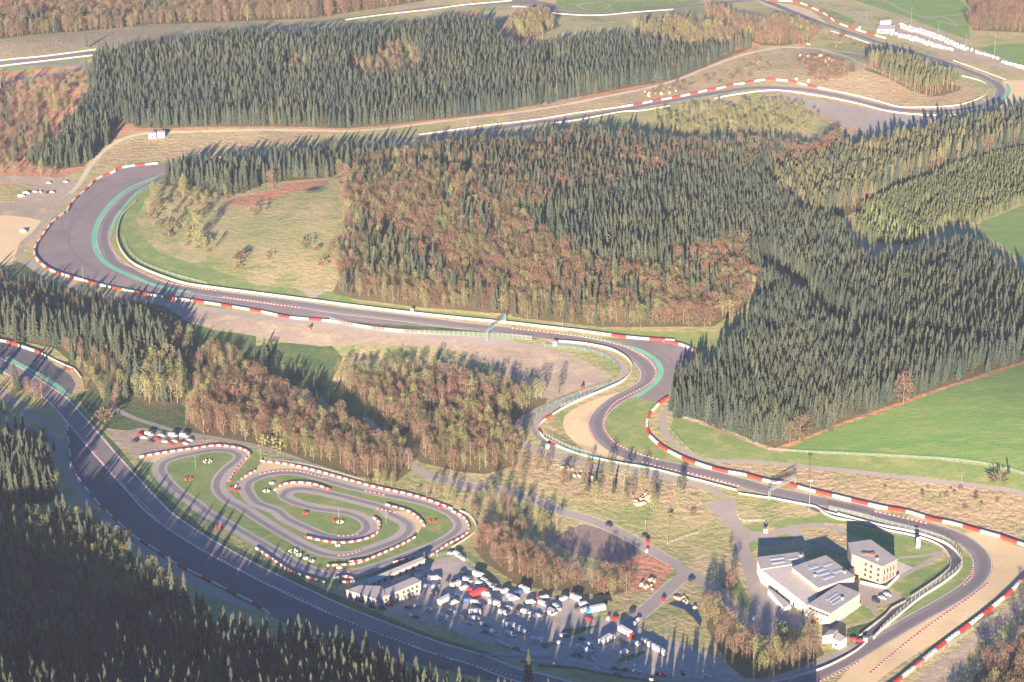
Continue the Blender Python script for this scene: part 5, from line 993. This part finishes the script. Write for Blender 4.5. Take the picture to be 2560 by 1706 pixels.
for s, k, sc_, lb in [("32: 1240,575", 'D', 1.35, "big pinkish bare tree at the field edge, farther one"), ("32: 290,915", 'D', 1.3, "big pinkish bare tree at the lower corner of the field"), ("32: 200,945", 'D', .95, "smaller bare tree left of the big one at the field corner"),
                      ("22: 420,505", 'B', .95, "yellow green round tree alone on the pink yard"), ("01: 1960,740", 'B', .8, "olive tree with long shadow on the hill meadow"), ("01: 2200,830", 'V', 2.2, "dark bare bush on the hill meadow with a long shadow"), ("01: 2180,905", 'V', 1.5, "small dark bush below the larger one on the hill meadow"),
                      ("01: 1850,700", 'U', 2.0, "round olive bush left of the meadow tree"), ("11: 470,700", 'V', 2.0, "dark bush in the middle of the hill meadow"), ("11: 560,740", 'V', 1.2, "small bush right of the dark meadow bush"), ("11: 600,880", 'V', 1.8, "brown bush at the meadow's lower right"), ("11: 125,800", 'V', 1.3, "small dark bush beside the meadow fence line"),
                      ("02: 960,740", 'V', 2.6, "grey bush on the shaded grass above the kart paddock"), ("00: 800,440", 'S', .8, "lone spruce above the left end of the top track"), ("22: 755,1330", 'S', .55, "small dark spruce on the slope under the S bend"), ("22: 690,1380", 'S', .5, "smaller dark spruce left of another on the dry slope"),
                      ("22: 930,1400", 'S', .6, "dark spruce right of the pair on the dry slope"), ("32: 2210,1220", 'S', .35, "tiny dark spruce at the right end of the field fence"), ("23: 150,1560", 'S', .9, "lone dark spruce rising in front of the bottom straight"), ("32: 2100,1300", 'V', 2.2, "dry bush at the right end of the service path"),
                      ("11: 150,170", 'D', 1.0, "pinkish bare tree at the top left of the meadow"), ("11: 10,400", 'V', 2.4, "brown bush under the spruce row"), ("30: 630,1290", 'D', .8, "pale bare tree left of the far sand"), ("12: 60,960", 'U', 2.0, "round green bush at the start of the long kart barrier"), ("12: 190,1000", 'U', 2.3, "second round green bush behind the kart barrier")]:
    q = at1(s); KINDS[k]['pts'].append((q[0], q[1], q[2], sc_, 1.0, '!' + lb))
# instancing group for the far masses
def instancer(name, meshes, pts, mname):
    me = bpy.data.meshes.new(name); me.from_pydata([(p[0], p[1], p[2]) for p in pts], [], [])
    a = me.attributes.new('tree_scale', 'FLOAT', 'POINT'); a.data.foreach_set('value', [p[3] for p in pts])
    a = me.attributes.new('tree_turn', 'FLOAT', 'POINT'); a.data.foreach_set('value', [p[4] for p in pts])
    a = me.attributes.new('tree_kind', 'INT', 'POINT'); a.data.foreach_set('value', [i * 7 % 11 % len(meshes) for i in range(len(pts))])
    o = link(name, me); ng = bpy.data.node_groups.new(name, 'GeometryNodeTree')
    ng.interface.new_socket('Geometry', in_out='INPUT', socket_type='NodeSocketGeometry'); ng.interface.new_socket('Geometry', in_out='OUTPUT', socket_type='NodeSocketGeometry')
    N = ng.nodes; Lk = ng.links; gi = N.new('NodeGroupInput'); go = N.new('NodeGroupOutput'); iop = N.new('GeometryNodeInstanceOnPoints'); gti = N.new('GeometryNodeGeometryToInstance')
    for k in reversed(range(len(meshes))):
        so = bpy.data.objects.new(mname + '_source', meshes[k]); oi = N.new('GeometryNodeObjectInfo'); oi.inputs['Object'].default_value = so; oi.inputs['As Instance'].default_value = True
        Lk.new(oi.outputs['Geometry'], gti.inputs[0])
    def attr(n_, t):
        x = N.new('GeometryNodeInputNamedAttribute'); x.data_type = t; x.inputs['Name'].default_value = n_; return x.outputs[0]
    mp = N.new('GeometryNodeMeshToPoints'); Lk.new(gi.outputs[0], mp.inputs[0]); Lk.new(mp.outputs[0], iop.inputs['Points'])
    Lk.new(gti.outputs[0], iop.inputs['Instance']); iop.inputs['Pick Instance'].default_value = True; Lk.new(attr('tree_kind', 'INT'), iop.inputs['Instance Index'])
    cx = N.new('ShaderNodeCombineXYZ'); Lk.new(attr('tree_turn', 'FLOAT'), cx.inputs[2]); Lk.new(cx.outputs[0], iop.inputs['Rotation'])
    Lk.new(attr('tree_scale', 'FLOAT'), iop.inputs['Scale']); Lk.new(iop.outputs[0], go.inputs[0])
    md = o.modifiers.new('trees', 'NODES'); md.node_group = ng
    return tag(o, kind='stuff')
MASS = dict(S='spruce_forest', P='pine_forest', D='bare_forest', B='birch_forest', A='alder_forest', Y='young_plantation', L='larch_mass', U='shrub_mass', V='scrub_mass')
MASSL = dict(S="dense mass of dark spruces covering the hills", P="mass of pines in the upper right wood", D="mass of bare broadleaved trees", B="mass of budding birches", A="mass of bare pinkish alders", Y="dense young spruce plantation", L="larches", U="low green bushes", V="low bare scrub")
CATT = dict(U='bush', V='bush')
for key, K in KINDS.items():
    pts = K['pts']; single, inv, outv = [], [], []
    for p in pts:
        if p[5].startswith('!'): single.append(p); continue
        X, Y = topx(p[0], p[1], p[2] + 8 * p[3]); (inv if -10 < X < 2570 and -10 < Y < 1716 else outv).append(p)
    inv.sort(key=lambda p: p[1] / p[3]); lim = 300 - len(single); ind = single + inv[:lim]; rest = inv[lim:] + outv
    print(key, K['name'], 'in view', len(inv), 'out', len(outv), 'single', len(single))
    bb = {}
    for p in ind:
        X, Y = topx(p[0], p[1], p[2]); bb.setdefault(p[5], []).append((X, Y, p[3]))
    bb = {k_: np.percentile(np.array(v_), (0, 33, 67, 100), axis=0) for k_, v_ in bb.items()}
    def placed(p):
        q_ = bb[p[5]]; X, Y = topx(p[0], p[1], p[2]); n_ = int(round((X - q_[0][0]) / max(1, q_[3][0] - q_[0][0]) * 6)); lw = ['at the left end', 'near the left end', 'left of centre', 'in the centre', 'right of centre', 'near the right end', 'at the right end'][n_]
        fb = 'front' if Y > q_[2][1] else ('middle' if Y > q_[1][1] else 'rear'); big_, sml_ = ('larger ', 'smaller ') if p[5].startswith(('low', 'slim', 'slender', 'young', 'scrub', 'olive growth', 'bare scrub', 'dry', 'rounded')) else ('tall ', 'small '); sz = big_ if p[3] > q_[2][2] else ('' if p[3] > q_[1][2] else sml_)
        short = p[5].replace('dark spruce in the shaded wood at the bottom left', 'dark spruce of the shaded bottom left wood').replace('tree in the mixed wood on top of the middle hill', 'tree of the hilltop mixed wood')
        t_ = sz + short + ', ' + fb + ' part, ' + lw
        return t_ if len(t_.split()) <= 16 else sz + short + ', ' + fb + ' ' + lw.split()[-2 if lw.startswith(('left', 'right')) else -1].replace('of', 'centre')
    nm = K['name']; protos = []
    for i, p in enumerate(ind):
        v = i % len(K['crown'])
        lab = p[5].lstrip('!'); grp = None if p[5].startswith('!') else lab.split(' ', 1)[1] if False else 'trees: ' + lab
        if len(protos) <= v:
            e = empty(nm, (0, 0, 0)); e['category'] = CATT.get(key, 'tree'); link('crown', K['crown'][v], e); link('trunk', K['trunk'][v], e); protos.append(e); r_ = e
        else: r_ = copy_thing(protos[v], (0, 0, 0), 0)
        r_.location = (p[0], p[1], p[2]); r_.rotation_euler = (0, 0, p[4]); s_ = p[3]; r_.scale = (s_ * rng.uniform(.88, 1.12), s_ * rng.uniform(.88, 1.12), s_)
        r_['label'] = lab if p[5].startswith('!') else placed(p)
        if 'group' in r_: del r_['group']
        if grp: r_['group'] = grp
    if rest:
        o = instancer(MASS[key], K['full'], rest, nm); o['label'] = MASSL[key]

# ------------------------------------------------------------------ the air
if HAZE:
    mb = MB(); mb.box((0, 1200, 285), (7000, 7400, 612)); hz = mb.build('haze', 'water'); hz.data.materials.clear()
    m = bpy.data.materials.new('haze_air'); m.use_nodes = True; n = m.node_tree.nodes; n.clear(); o_ = n.new('ShaderNodeOutputMaterial'); v = n.new('ShaderNodeVolumePrincipled')
    v.inputs['Color'].default_value = (.66, .80, 1, 1); v.inputs['Density'].default_value = HAZE; v.inputs['Anisotropy'].default_value = 0.0
    m.node_tree.links.new(v.outputs[0], o_.inputs['Volume']); hz.data.materials.append(m); tag(hz, kind='stuff')
print('objects', len(bpy.data.objects))
